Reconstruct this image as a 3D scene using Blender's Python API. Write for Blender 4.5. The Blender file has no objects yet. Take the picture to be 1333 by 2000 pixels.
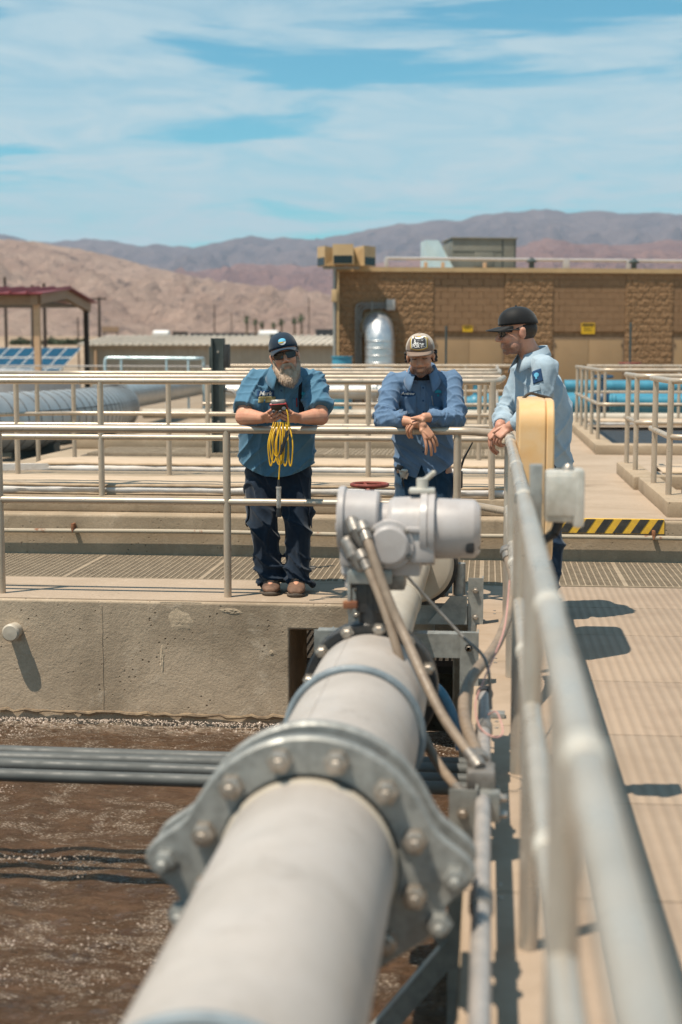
import bpy, bmesh, math, random
import numpy as np
from mathutils import Vector, Matrix, Euler, noise as mnoise
R_ = math.radians
random.seed(7)
S = bpy.context.scene
COL = S.collection

# ------------------------------------------------------------------ camera
cam_data = bpy.data.cameras.new('camera')
cam = bpy.data.objects.new('camera', cam_data); COL.objects.link(cam)
cam_data.sensor_fit = 'VERTICAL'; cam_data.sensor_height = 36; cam_data.sensor_width = 24
cam_data.lens = 50
cam_data.clip_start = 0.05; cam_data.clip_end = 60000
cam.location = (0, 0, 1.51)
cam.rotation_euler = (R_(90 - 6.368), 0, R_(5.934))
cam_data.dof.use_dof = True
cam_data.dof.focus_distance = 8.75
cam_data.dof.aperture_fstop = 2.0
cam_data.dof.aperture_blades = 9
S.camera = cam

# ------------------------------------------------------------------ sun and sky
SUNV = Vector((-0.335, -0.285, 1.0)).normalized()
sun_data = bpy.data.lights.new('sun', 'SUN'); sun_data.energy = 5.0; sun_data.angle = R_(0.53)
sun_data.color = (1.0, 0.895, 0.745)
sun = bpy.data.objects.new('sun', sun_data); COL.objects.link(sun)
sun.rotation_euler = SUNV.to_track_quat('Z', 'Y').to_euler()
sun.location = (-20, -15, 60)

world = bpy.data.worlds.new('World'); S.world = world; world.use_nodes = True
wn, wl = world.node_tree.nodes, world.node_tree.links
wn.clear()
def wnode(t, **k):
    n = wn.new(t)
    for a, b in k.items(): setattr(n, a, b)
    return n
w_out = wnode('ShaderNodeOutputWorld'); w_bg = wnode('ShaderNodeBackground')
sky = wnode('ShaderNodeTexSky'); sky.sky_type = 'NISHITA'; sky.sun_disc = False
sky.sun_elevation = math.asin(SUNV.z); sky.sun_rotation = math.atan2(SUNV.x, SUNV.y)
sky.altitude = 100; sky.air_density = 1.0; sky.dust_density = 0.15; sky.ozone_density = 3.0
w_bg.inputs['Strength'].default_value = 0.098
tc = wnode('ShaderNodeTexCoord')
def wmap(scale, rot=(0, 0, 0), loc=(0, 0, 0)):
    m = wnode('ShaderNodeMapping'); m.inputs['Scale'].default_value = scale
    m.inputs['Rotation'].default_value = rot; m.inputs['Location'].default_value = loc
    wl.new(tc.outputs['Generated'], m.inputs['Vector']); return m
def wnoise(mp, scale, detail, rough, dist):
    n = wnode('ShaderNodeTexNoise'); n.inputs['Scale'].default_value = scale
    n.inputs['Detail'].default_value = detail; n.inputs['Roughness'].default_value = rough
    n.inputs['Distortion'].default_value = dist
    wl.new(mp.outputs[0], n.inputs['Vector']); return n
def wramp(src, a, b):
    m = wnode('ShaderNodeMapRange'); m.interpolation_type = 'SMOOTHSTEP'
    m.inputs['From Min'].default_value = a; m.inputs['From Max'].default_value = b
    wl.new(src, m.inputs['Value']); return m.outputs[0]
def wmath(op, a, b):
    m = wnode('ShaderNodeMath', operation=op, use_clamp=True)
    for i, v in enumerate((a, b)):
        if isinstance(v, (int, float)): m.inputs[i].default_value = v
        else: wl.new(v, m.inputs[i])
    return m.outputs[0]
m1 = wmap((1.5, 1.5, 13.0), (0.0, R_(-2.0), 0), (0.55, 0.0, 0.43))
n1 = wnoise(m1, 2.1, 9, 0.58, 0.55)          # broad streaky sheets of thin cloud
m2 = wmap((4.5, 4.5, 22.0), (0, R_(-3), 0), (1.3, 0, 2.0))
n2 = wnoise(m2, 2.3, 8, 0.62, 0.9)           # fibrous break-up
sheet = wramp(n1.outputs['Fac'], 0.38, 0.49)
fine = wramp(n2.outputs['Fac'], 0.25, 0.75)
cov = wmath('MULTIPLY', sheet, wmath('ADD', wmath('MULTIPLY', fine, 0.60), 0.45))
cov = wmath('ADD', cov, 0.02)
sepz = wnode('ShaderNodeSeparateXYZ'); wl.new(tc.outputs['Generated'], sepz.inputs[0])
# thin cirrus reads denser low down; cover cut overhead to weaken the fill light
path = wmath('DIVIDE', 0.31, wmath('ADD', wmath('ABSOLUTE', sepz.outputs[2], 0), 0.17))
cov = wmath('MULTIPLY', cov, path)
hsv = wnode('ShaderNodeMixRGB', blend_type='MULTIPLY'); hsv.inputs['Fac'].default_value = 1.0
hsv.inputs['Color2'].default_value = (0.50, 1.12, 1.04, 1)
wl.new(sky.outputs[0], hsv.inputs['Color1'])
mixc = wnode('ShaderNodeMixRGB'); mixc.inputs['Color2'].default_value = (5.2, 6.35, 6.75, 1)
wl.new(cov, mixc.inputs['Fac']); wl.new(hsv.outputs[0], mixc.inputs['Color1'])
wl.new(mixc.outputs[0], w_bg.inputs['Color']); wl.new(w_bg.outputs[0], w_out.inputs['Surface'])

S.view_settings.view_transform = 'Standard'; S.view_settings.look = 'None'
S.view_settings.gamma = 1.0; S.view_settings.exposure = 0.27
S.view_settings.use_curve_mapping = False
S.render.engine = 'CYCLES'
S.cycles.use_denoising = True
S.cycles.max_bounces = 6; S.cycles.diffuse_bounces = 2; S.cycles.glossy_bounces = 3
S.cycles.transmission_bounces = 3; S.cycles.volume_bounces = 0; S.cycles.transparent_max_bounces = 6
S.cycles.sample_clamp_indirect = 4.0
S.cycles.caustics_reflective = False; S.cycles.caustics_refractive = False

# ------------------------------------------------------------------ materials
MATS = {}
class NT:
    """small helper around one material's node tree"""
    def __init__(self, name):
        self.m = bpy.data.materials.new(name); self.m.use_nodes = True
        self.n = self.m.node_tree.nodes; self.l = self.m.node_tree.links
        self.b = self.n['Principled BSDF']
        self.geo = self.n.new('ShaderNodeNewGeometry')
    def set(self, k, v):
        s = self.b.inputs[k]
        if hasattr(v, 'node') or hasattr(v, 'is_linked'): self.l.new(v, s)
        elif isinstance(v, tuple) and len(v) == 3: s.default_value = (*v, 1) if len(s.default_value) == 4 else v
        else: s.default_value = v
    def pos(self, scale=(1, 1, 1), rot=(0, 0, 0)):
        m = self.n.new('ShaderNodeMapping'); m.inputs['Scale'].default_value = scale
        m.inputs['Rotation'].default_value = rot
        self.l.new(self.geo.outputs['Position'], m.inputs['Vector']); return m.outputs[0]
    def noise(self, scale, detail=4, rough=.55, dist=0, vec=None):
        t = self.n.new('ShaderNodeTexNoise'); t.inputs['Scale'].default_value = scale
        t.inputs['Detail'].default_value = detail; t.inputs['Roughness'].default_value = rough
        t.inputs['Distortion'].default_value = dist
        self.l.new(vec if vec is not None else self.geo.outputs['Position'], t.inputs['Vector'])
        return t.outputs['Fac']
    def voro(self, scale, vec=None, feature='F1'):
        t = self.n.new('ShaderNodeTexVoronoi'); t.inputs['Scale'].default_value = scale; t.feature = feature
        self.l.new(vec if vec is not None else self.geo.outputs['Position'], t.inputs['Vector'])
        return t.outputs['Distance']
    def ramp(self, src, a, b, lo=0., hi=1.):
        m = self.n.new('ShaderNodeMapRange'); m.interpolation_type = 'SMOOTHSTEP'
        for k, v in (('From Min', a), ('From Max', b), ('To Min', lo), ('To Max', hi)): m.inputs[k].default_value = v
        self.l.new(src, m.inputs['Value']); return m.outputs[0]
    def math(self, op, a, b=0., clamp=False):
        m = self.n.new('ShaderNodeMath'); m.operation = op; m.use_clamp = clamp
        for i, v in enumerate((a, b)):
            if isinstance(v, (int, float)): m.inputs[i].default_value = v
            else: self.l.new(v, m.inputs[i])
        return m.outputs[0]
    def mix(self, fac, a, b, mode='MIX'):
        m = self.n.new('ShaderNodeMixRGB'); m.blend_type = mode
        for k, v in (('Fac', fac), ('Color1', a), ('Color2', b)):
            if isinstance(v, tuple): m.inputs[k].default_value = (*v[:3], 1)
            elif isinstance(v, (int, float)): m.inputs[k].default_value = v
            else: self.l.new(v, m.inputs[k])
        return m.outputs[0]
    def bump(self, h, strength=.3, dist=.01, normal=None):
        m = self.n.new('ShaderNodeBump'); m.inputs['Strength'].default_value = strength
        m.inputs['Distance'].default_value = dist
        self.l.new(h, m.inputs['Height'])
        if normal is not None: self.l.new(normal, m.inputs['Normal'])
        self.l.new(m.outputs[0], self.b.inputs['Normal']); return m.outputs[0]
    def objrand(self):
        o = self.n.new('ShaderNodeObjectInfo'); return o.outputs['Random']
    def done(self, key): MATS[key] = self.m; return self.m

def simple(key, c, c2=None, rough=.6, metal=0., scale=9., bump=0., bscale=80., rvar=.12, stretch=(1, 1, 1), spec=None, vary=0., bdist=.004, dirt=0., dirtc=(.16, .12, .085)):
    t = NT(key)
    c2 = c2 or tuple(min(1, v * .72) for v in c)
    v = t.pos(stretch)
    n = t.noise(scale, 7, .62, .2, v)
    col = t.mix(t.ramp(n, .36, .68), c, c2)
    if vary:
        r = t.objrand()
        col = t.mix(t.ramp(r, 0, 1, 0, vary), col, tuple(x * .55 for x in c))
    if dirt:
        dn = t.noise(6.5, 9, .78, .7); dm = t.math('MULTIPLY', t.ramp(dn, .54, .72, 0, dirt), t.ramp(t.noise(46, 5, .75, .3), .35, .65, .4, 1))
        col = t.mix(dm, col, dirtc)
    t.set('Base Color', col)
    t.set('Metallic', metal)
    t.set('Roughness', t.ramp(t.noise(scale * 2.3, 5, .6), .3, .7, max(.03, rough - rvar), min(1, rough + rvar)))
    if spec is not None: t.set('Specular IOR Level', spec)
    if bump: t.bump(t.noise(bscale, 5, .65, 0, v), bump, bdist)
    return t.done(key)

def concrete(key, base, dark, light, streak=True, pits=.6, bump=.5, rough=.88):
    t = NT(key)
    big = t.noise(1.1, 6, .62, .6)
    col = t.mix(t.ramp(big, .33, .68), base, dark)
    med = t.noise(5.5, 7, .66, .4)
    col = t.mix(t.ramp(med, .52, .78, 0, .65), col, light)
    if streak:
        sv = t.pos((6.5, 6.5, .55)); st = t.noise(1.0, 6, .7, .3, sv)
        col = t.mix(t.ramp(st, .58, .74, 0, .5), col, tuple(v * .62 for v in dark))
        st2 = t.noise(1.4, 5, .75, .5, t.pos((5.1, 5.1, .7)))
        col = t.mix(t.ramp(st2, .64, .76, 0, .55), col, light)
    if not streak:
        sh_ = t.noise(1.0, 6, .7, .6, t.pos((.7, 3.4, 1)))
        col = t.mix(t.ramp(sh_, .54, .70, 0, .6), col, tuple(v * .62 for v in dark))
    fine = t.noise(70, 4, .7)
    col = t.mix(t.ramp(fine, .3, .7, 0, .35), col, tuple(v * .55 for v in base))
    pv = t.voro(26, t.pos((1, 1, 1)))
    pitmask = t.math('MULTIPLY', t.ramp(pv, .08, .19, 1, 0), t.ramp(t.noise(3.1, 3, .5), .5, .62))
    col = t.mix(t.math('MULTIPLY', pitmask, .75), col, tuple(v * .3 for v in dark))
    t.set('Base Color', col); t.set('Roughness', rough); t.set('Specular IOR Level', .25)
    h = t.math('ADD', t.math('MULTIPLY', fine, .35), t.math('MULTIPLY', med, .9))
    h = t.math('SUBTRACT', h, t.math('MULTIPLY', pitmask, pits * 2))
    t.bump(h, bump, .012)
    return t.done(key)

concrete('concrete_wall', (.52, .405, .29), (.27, .205, .142), (.70, .59, .46), bump=.8)
concrete('concrete_deck', (.46, .355, .265), (.37, .28, .20), (.54, .43, .33), streak=False, pits=.2, bump=.25)
concrete('concrete_step', (.45, .345, .24), (.33, .25, .17), (.55, .44, .325), bump=.55)
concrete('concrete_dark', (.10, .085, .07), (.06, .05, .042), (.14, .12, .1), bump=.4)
simple('rail_tan', (.52, .425, .33), (.46, .37, .28), rough=.36, metal=.35, scale=5, bump=.05, bscale=160, bdist=.001)
simple('rail_alu', (.56, .50, .43), (.49, .43, .36), rough=.36, metal=.5, dirt=.3, scale=4, bump=.05, bscale=120, bdist=.001)
simple('weld_ring', (.70, .64, .55), (.58, .52, .44), rough=.42, metal=.35, scale=30)
simple('pipe_beige', (.455, .41, .375), (.375, .335, .30), rough=.5, scale=2.6, bump=.05, bscale=40, dirt=.5)
simple('pipe_cream', (.50, .44, .36), (.42, .36, .28), rough=.5, scale=4)
simple('galvanised', (.35, .35, .33), (.245, .245, .23), rough=.52, dirt=.45, metal=.35, scale=26, bump=.08, bscale=60)
simple('galv_plate', (.36, .36, .335), (.25, .255, .24), rough=.5, metal=.45, scale=16, bump=.1, bscale=50)
simple('bolt_steel', (.50, .44, .38), (.34, .29, .24), rough=.4, metal=.7, scale=40)
simple('rubber_black', (.018, .019, .021), (.03, .03, .03), rough=.55, scale=20)
simple('gasket_grey', (.21, .25, .275), (.14, .17, .19), rough=.5, scale=14)
simple('valve_black', (.035, .038, .042), (.06, .055, .05), rough=.4, metal=.3, scale=14, bump=.1)
simple('paint_white', (.46, .43, .42), (.41, .375, .36), rough=.34, dirt=.35, scale=7, bump=.06, bscale=50)
simple('conduit_tan', (.27, .205, .15), (.20, .15, .11), rough=.55, scale=18, bump=.15, bscale=140)
simple('fitting_grey', (.30, .275, .25), (.21, .19, .17), rough=.45, metal=.5, scale=24, bump=.1)
simple('fitting_grey2', (.44, .40, .37), (.33, .31, .295), rough=.45, metal=.3, scale=14)
simple('cast_alu', (.66, .62, .55), (.50, .46, .39), rough=.5, metal=.35, scale=14, bump=.2, bscale=70)
simple('rust_red', (.26, .055, .035), (.17, .03, .02), rough=.55, scale=25, bump=.15)
simple('rust_orange', (.30, .12, .05), (.17, .06, .03), rough=.75, scale=30, bump=.25)
simple('buoy_orange', (.72, .43, .18), (.72, .51, .30), rough=.42, scale=3, bump=.04)
simple('yellow_cable', (.72, .42, .015), (.62, .34, .01), rough=.38, scale=12)
simple('black_plastic', (.016, .017, .019), (.03, .03, .032), rough=.42, scale=20)
simple('grey_plastic', (.11, .115, .12), (.08, .08, .085), rough=.5, scale=20)
simple('red_plastic', (.35, .02, .02), rough=.4)
simple('probe_metal', (.52, .50, .47), (.42, .40, .37), rough=.35, metal=.5, scale=30)
simple('hose_grey', (.105, .108, .102), (.075, .078, .074), rough=.6, scale=5, bump=.06)
simple('panel_tan', (.41, .31, .228), (.35, .26, .185), rough=.72, scale=3.5, bump=.1, bscale=200, spec=.2, vary=.12)
simple('grating_tan', (.37, .29, .205), (.29, .225, .16), rough=.75, scale=9, spec=.2)
simple('mat_cream', (.54, .42, .31), (.46, .35, .25), rough=.85, scale=5, spec=.1, bump=.2, bscale=14, stretch=(1, 4, 4), bdist=.01)
simple('mat_white', (.72, .68, .65), (.62, .56, .50), rough=.8, scale=4, spec=.15, bump=.35, bscale=10, bdist=.02)
simple('mat_roll', (.50, .37, .245), (.36, .255, .165), rough=.85, scale=8)
simple('clad_metal', (.50, .50, .49), (.42, .42, .41), rough=.42, metal=.55, scale=3)
simple('clad_under', (.50, .44, .36), rough=.5)
simple('teal_pipe', (.055, .255, .36), (.045, .205, .30), rough=.4, scale=4)
simple('teal_dark', (.012, .055, .11), rough=.4)
simple('smooth_block', (.285, .172, .098), (.245, .146, .082), rough=.9, scale=6, bump=.3, bscale=35, spec=.15, vary=.16)
simple('split_block', (.315, .19, .105), (.25, .15, .082), rough=.95, scale=11, bump=.5, bscale=24, spec=.1, vary=.15, bdist=.02)
simple('mortar', (.285, .175, .10), rough=.95, spec=.1)
simple('door_tan', (.34, .215, .11), (.31, .195, .10), rough=.55, scale=1.5)
simple('metal_tan', (.52, .36, .19), (.46, .31, .16), rough=.5, scale=2)
simple('roof_grey', (.20, .195, .165), (.165, .16, .135), rough=.55, scale=2)
simple('duct_pale', (.55, .68, .72), (.47, .60, .64), rough=.45, metal=.3, scale=2)
simple('duct_silver', (.60, .61, .62), (.50, .51, .52), rough=.4, metal=.8, scale=3)
simple('foam_edge', (.30, .215, .135), (.16, .11, .07), rough=.9, scale=12, bump=.4, bscale=30, bdist=.03)
simple('sign_yellow', (.78, .45, .01), (.70, .40, .01), rough=.5)
simple('sign_black', (.02, .018, .01), rough=.5)
simple('steel_tan', (.30, .195, .12), (.25, .16, .095), rough=.6)
simple('steel_dark', (.055, .04, .03), rough=.6)
simple('column_tan', (.56, .36, .215), (.48, .30, .175), rough=.6)
simple('roof_red', (.27, .055, .06), (.21, .04, .045), rough=.5, metal=.2)
simple('shed_wall', (.47, .395, .305), (.41, .34, .26), rough=.65, scale=2)
simple('shed_roof', (.60, .52, .43), (.50, .43, .345), rough=.55, scale=2)
simple('frame_alu', (.62, .62, .60), rough=.4, metal=.4)
simple('wood_pole', (.055, .034, .024), (.035, .022, .015), rough=.9, scale=8)
simple('green_steel', (.055, .07, .068), (.04, .052, .05), rough=.5, scale=8)
simple('palm_leaf', (.055, .085, .03), (.035, .055, .02), rough=.7)
simple('palm_trunk', (.16, .11, .07), rough=.9)
simple('bush_green', (.045, .06, .03), (.07, .085, .045), rough=.9)
simple('tank_white', (.80, .79, .76), rough=.45)
simple('green_panel', (.02, .20, .15), rough=.6)
simple('fence_dark', (.035, .04, .045), rough=.8)
simple('pink_wire', (.62, .33, .29), rough=.45)
simple('hazard_yellow', (.78, .46, .035), (.66, .38, .05), rough=.7, scale=26, bump=.2)
simple('hazard_black', (.028, .027, .025), (.055, .05, .042), rough=.75, scale=30, bump=.2)
# solar cell
t = NT('solar_cell'); t.set('Base Color', t.mix(t.ramp(t.noise(3, 3), .3, .7), (.006, .05, .10), (.01, .075, .14)))
t.set('Roughness', .18); t.done('solar_cell')
# yard of pale sand
t = NT('sand')
col = t.mix(t.ramp(t.noise(.02, 6, .6, .4), .35, .68), (.37, .27, .19), (.29, .21, .145))
col = t.mix(t.ramp(t.noise(.35, 5, .7), .5, .75, 0, .6), col, (.21, .16, .115))
t.set('Base Color', col); t.set('Roughness', .95); t.set('Specular IOR Level', .1); t.done('sand')
# rock of the hills
def rock(key, a, b, c, s):
    t = NT(key)
    col = t.mix(t.ramp(t.noise(s, 8, .66, .5), .35, .66), a, b)
    col = t.mix(t.ramp(t.noise(s * 5.5, 9, .76, 1.2), .53, .66, 0, .85), col, c)  # dark tint: rock outcrops, plus gully shade put into the colour
    t.set('Base Color', col); t.set('Roughness', 1.0); t.set('Specular IOR Level', .0)
    t.bump(t.math('ADD', t.noise(s * 5, 9, .72, .6), t.noise(s * 16, 6, .7, .3)), 1.0, .09 / s)
    return t.done(key)
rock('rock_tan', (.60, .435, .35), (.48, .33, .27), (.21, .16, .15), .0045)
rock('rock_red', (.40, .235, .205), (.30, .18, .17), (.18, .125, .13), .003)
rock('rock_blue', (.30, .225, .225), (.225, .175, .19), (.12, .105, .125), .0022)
# brown water with foam
t = NT('brown_water')
v = t.pos((1, 2.1, 1))
swirl = t.noise(1.15, 7, .68, 1.9, v)
foamn = t.noise(8, 9, .76, 1.5, v)
mixn = t.math('ADD', t.math('MULTIPLY', swirl, .58), t.math('MULTIPLY', foamn, .42))
f1 = t.ramp(mixn, .49, .555)
bub = t.voro(58, v)
fm = t.math('MULTIPLY', f1, t.ramp(bub, .05, .6, 1, .1))
sp_ = t.n.new('ShaderNodeSeparateXYZ'); t.l.new(t.geo.outputs['Position'], sp_.inputs[0])
edge = t.math('MULTIPLY', t.ramp(sp_.outputs[1], 8.1, 8.40), t.ramp(t.noise(14, 7, .75, .9, v), .40, .58))
fm = t.math('MAXIMUM', fm, t.math('MULTIPLY', edge, .85))
base = t.mix(t.ramp(t.noise(2.4, 4, .6, .8, v), .3, .7), (.122, .068, .038), (.082, .046, .026))
t.set('Base Color', t.mix(t.math('MULTIPLY', fm, .75), base, (.56, .46, .36)))
t.set('Roughness', t.ramp(fm, 0, 1, .06, .35)); t.set('IOR', 1.33)
h = t.math('ADD', t.noise(6.5, 4, .55, .9, v), t.math('MULTIPLY', t.noise(34, 4, .65, .6, v), t.ramp(mixn, .42, .6, .16, .5)))
t.bump(h, .9, .06); t.done('brown_water')
# cloth and skin
def cloth(key, c, c2, rough=.85, weave=900):
    t = NT(key)
    col = t.mix(t.ramp(t.noise(7, 6, .65, .4), .35, .7), c, c2)
    t.set('Base Color', col); t.set('Roughness', rough); t.set('Specular IOR Level', .18)
    t.set('Sheen Weight', .18); t.set('Sheen Roughness', .5)
    t.bump(t.math('ADD', t.noise(38, 5, .65, .5), t.math('MULTIPLY', t.noise(weave, 2), .12)), .28, .006)
    return t.done(key)
cloth('shirt_blue', (.085, .195, .29), (.064, .155, .24))
cloth('shirt_slate', (.125, .205, .325), (.098, .165, .27))
cloth('shirt_denim', (.37, .46, .53), (.28, .37, .45))
cloth('trouser_navy', (.011, .022, .040), (.007, .014, .027))
cloth('trouser_indigo', (.016, .05, .095), (.011, .036, .07))
cloth('jeans_dark', (.012, .032, .065), (.008, .02, .04))
cloth('cap_navy', (.012, .028, .05), (.009, .021, .038))
cloth('cap_taupe', (.235, .165, .125), (.19, .13, .10))
cloth('cap_cream', (.46, .385, .315), (.40, .33, .265))
cloth('cap_black', (.009, .0095, .011), (.006, .006, .007), rough=.6)
cloth('tee_black', (.010, .012, .018), (.007, .008, .012))
simple('patch_yellow', (.62, .40, .04), rough=.8); simple('patch_dark', (.03, .03, .035), rough=.8)
simple('print_white', (.82, .81, .78), rough=.8); simple('logo_teal', (.03, .34, .46), rough=.7)
simple('logo_navy', (.012, .06, .16), rough=.8); simple('logo_sky', (.12, .46, .68), rough=.7)
simple('pocket_gold', (.36, .30, .13), (.26, .22, .10), rough=.5, metal=.2, scale=40)
simple('logo_orange', (.65, .26, .06), rough=.8)
simple('boot_leather', (.185, .10, .062), (.10, .055, .036), rough=.75, scale=18, bump=.4, bscale=60)
simple('boot_sole', (.10, .075, .055), (.06, .045, .035), rough=.85, scale=20)
t = NT('lens_dark'); t.set('Base Color', (.006, .006, .007)); t.set('Roughness', .08); t.done('lens_dark')
simple('hair_dark', (.016, .010, .007), (.028, .018, .012), rough=.55, scale=60, bump=.5, bscale=150)
simple('hair_beard', (.60, .47, .36), (.44, .31, .215), rough=.7, scale=30, bump=.2, bscale=90)
def skin(key, c, red, hair, hair_amt):
    t = NT(key)
    at = t.n.new('ShaderNodeAttribute'); at.attribute_name = 'stubble'
    col = t.mix(t.ramp(t.noise(26, 5, .6), .4, .7, 0, .6), c, red)
    mask = t.math('MULTIPLY', at.outputs['Fac'], t.ramp(t.noise(160, 4, .7), .3, .6, .55, 1))
    col = t.mix(t.math('MULTIPLY', mask, hair_amt), col, hair)
    t.set('Base Color', col); t.set('Roughness', .52)
    t.set('Subsurface Weight', .12); t.set('Subsurface Radius', (.012, .005, .003)); t.set('Subsurface Scale', .4)
    t.bump(t.noise(120, 5, .65), .18, .003)
    return t.done(key)
skin('skin_ruddy', (.60, .30, .19), (.54, .215, .135), (.40, .28, .20), .5)
skin('skin_tan', (.56, .29, .18), (.49, .215, .135), (.05, .028, .019), .9)
skin('skin_fair', (.54, .28, .19), (.48, .20, .14), (.10, .055, .038), .7)

# ------------------------------------------------------------------ mesh helpers
def V3(p): return Vector(p)
class MB:
    """collects geometry for ONE mesh object"""
    def __init__(s): s.v = []; s.f = []
    def add(s, vs, fs):
        o = len(s.v); s.v.extend([tuple(p) for p in vs]); s.f.extend([tuple(i + o for i in q) for q in fs]); return s
    def box(s, c, d, rot=None, bev=0.):
        hx, hy, hz = d[0] / 2, d[1] / 2, d[2] / 2
        if bev <= 0:
            vs = [(-hx, -hy, -hz), (hx, -hy, -hz), (hx, hy, -hz), (-hx, hy, -hz), (-hx, -hy, hz), (hx, -hy, hz), (hx, hy, hz), (-hx, hy, hz)]
            fs = [(0, 3, 2, 1), (4, 5, 6, 7), (0, 1, 5, 4), (1, 2, 6, 5), (2, 3, 7, 6), (3, 0, 4, 7)]
        else:
            bm = bmesh.new(); bmesh.ops.create_cube(bm, size=1)
            for v in bm.verts: v.co = Vector((v.co.x * d[0], v.co.y * d[1], v.co.z * d[2]))
            bmesh.ops.bevel(bm, geom=list(bm.edges), offset=min(bev, min(d) * .45), segments=2, profile=.6, affect='EDGES')
            bm.verts.index_update(); vs = [v.co[:] for v in bm.verts]; fs = [tuple(v.index for v in f.verts) for f in bm.faces]; bm.free()
        M = rot.to_matrix() if isinstance(rot, Euler) else rot
        c = Vector(c)
        if M is not None: vs = [tuple(M @ Vector(p) + c) for p in vs]
        else: vs = [(p[0] + c.x, p[1] + c.y, p[2] + c.z) for p in vs]
        return s.add(vs, fs)
    def span(s, a, b, bev=0.):
        return s.box([(a[i] + b[i]) / 2 for i in range(3)], [abs(b[i] - a[i]) for i in range(3)], None, bev)
    def tube(s, pts, r, n=12, caps=True, closed=False, flat=None):
        pts = [Vector(p) for p in pts]; m = len(pts)
        rs = r if isinstance(r, (list, tuple)) else [r] * m
        tang = []
        for i in range(m):
            if closed: t = pts[(i + 1) % m] - pts[i - 1]
            else: t = pts[min(i + 1, m - 1)] - pts[max(i - 1, 0)]
            tang.append(t.normalized() if t.length > 1e-9 else Vector((0, 0, 1)))
        up = Vector((0, 0, 1)) if abs(tang[0].z) < .9 else Vector((0, 1, 0))
        u = tang[0].cross(up).normalized(); vs = []
        for i in range(m):
            u = (u - tang[i] * u.dot(tang[i])).normalized(); w = tang[i].cross(u)
            sc = 1.0
            for k in range(n):
                a = 2 * math.pi * k / n
                q = pts[i] + (u * math.cos(a) + w * math.sin(a) * (flat or 1)) * rs[i] * sc
                vs.append(q[:])
        fs = []
        for i in range(m if closed else m - 1):
            j = (i + 1) % m
            for k in range(n):
                l = (k + 1) % n; fs.append((i * n + k, i * n + l, j * n + l, j * n + k))
        if caps and not closed:
            fs.append(tuple(range(n - 1, -1, -1))); fs.append(tuple((m - 1) * n + k for k in range(n)))
        return s.add(vs, fs)
    def cyl(s, a, b, r, n=16, r2=None): return s.tube([a, b], [r, r if r2 is None else r2], n)
    def lathe(s, o, axis, prof, n=32, caps=True):
        """prof = [(distance along axis, radius)...]"""
        ax = Vector(axis).normalized(); o = Vector(o)
        up = Vector((0, 0, 1)) if abs(ax.z) < .9 else Vector((0, 1, 0))
        u = ax.cross(up).normalized(); w = ax.cross(u); vs = []; fs = []
        for (h, r) in prof:
            for k in range(n):
                a = 2 * math.pi * k / n; vs.append((o + ax * h + (u * math.cos(a) + w * math.sin(a)) * r)[:])
        for i in range(len(prof) - 1):
            for k in range(n):
                l = (k + 1) % n; fs.append((i * n + k, (i + 1) * n + k, (i + 1) * n + l, i * n + l))
        if caps:
            fs.append(tuple(range(n))); fs.append(tuple((len(prof) - 1) * n + k for k in range(n - 1, -1, -1)))
        return s.add(vs, fs)
    def ball(s, c, r, nu=16, nv=10, M=None):
        rx, ry, rz = (r, r, r) if isinstance(r, (int, float)) else r
        c = Vector(c); vs = [(0, 0, rz)]
        for i in range(1, nv):
            p = math.pi * i / nv
            for k in range(nu):
                a = 2 * math.pi * k / nu; vs.append((rx * math.sin(p) * math.cos(a), ry * math.sin(p) * math.sin(a), rz * math.cos(p)))
        vs.append((0, 0, -rz)); fs = []
        for k in range(nu): fs.append((0, 1 + k, 1 + (k + 1) % nu))
        for i in range(nv - 2):
            for k in range(nu):
                l = (k + 1) % nu; a = 1 + i * nu; b = a + nu; fs.append((a + k, b + k, b + l, a + l))
        e = len(vs) - 1; a = 1 + (nv - 2) * nu
        for k in range(nu): fs.append((a + k, e, a + (k + 1) % nu))
        vs = [((M @ Vector(p)) if M is not None else Vector(p)) + c for p in vs]
        return s.add([p[:] for p in vs], fs)
    def cap(s, a, ra, b, rb, n=14):
        """tapered capsule"""
        a, b = Vector(a), Vector(b); s.tube([a, b], [ra, rb], n); s.ball(a, ra, n, 8); s.ball(b, rb, n, 8); return s
    def chain(s, pts, rs, n=14):
        for i in range(len(pts) - 1): s.cap(pts[i], rs[i], pts[i + 1], rs[i + 1], n)
        return s
    def loft(s, rings, n=24):
        """rings = [(centre, ax vector, ay vector)], closed with caps"""
        vs = []; fs = []
        for c, ax, ay in rings:
            c, ax, ay = Vector(c), Vector(ax), Vector(ay)
            for k in range(n):
                a = 2 * math.pi * k / n; ca, sa = math.cos(a), math.sin(a)
                vs.append((c + ax * math.copysign(abs(ca) ** .85, ca) + ay * math.copysign(abs(sa) ** .85, sa))[:])
        for i in range(len(rings) - 1):
            for k in range(n):
                l = (k + 1) % n; fs.append((i * n + k, i * n + l, (i + 1) * n + l, (i + 1) * n + k))
        fs.append(tuple(range(n - 1, -1, -1))); fs.append(tuple((len(rings) - 1) * n + k for k in range(n)))
        return s.add(vs, fs)
    def prism(s, poly, o, ax, ay, az):
        """polygon in (ax, ay) about o, thickened by vector az"""
        o, ax, ay, az = Vector(o), Vector(ax), Vector(ay), Vector(az); n = len(poly)
        lo = [(o + ax * p[0] + ay * p[1])[:] for p in poly]; hi = [(o + ax * p[0] + ay * p[1] + az)[:] for p in poly]
        fs = [tuple(range(n - 1, -1, -1)), tuple(range(n, 2 * n))]
        for k in range(n): l = (k + 1) % n; fs.append((k, l, n + l, n + k))
        return s.add(lo + hi, fs)
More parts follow.
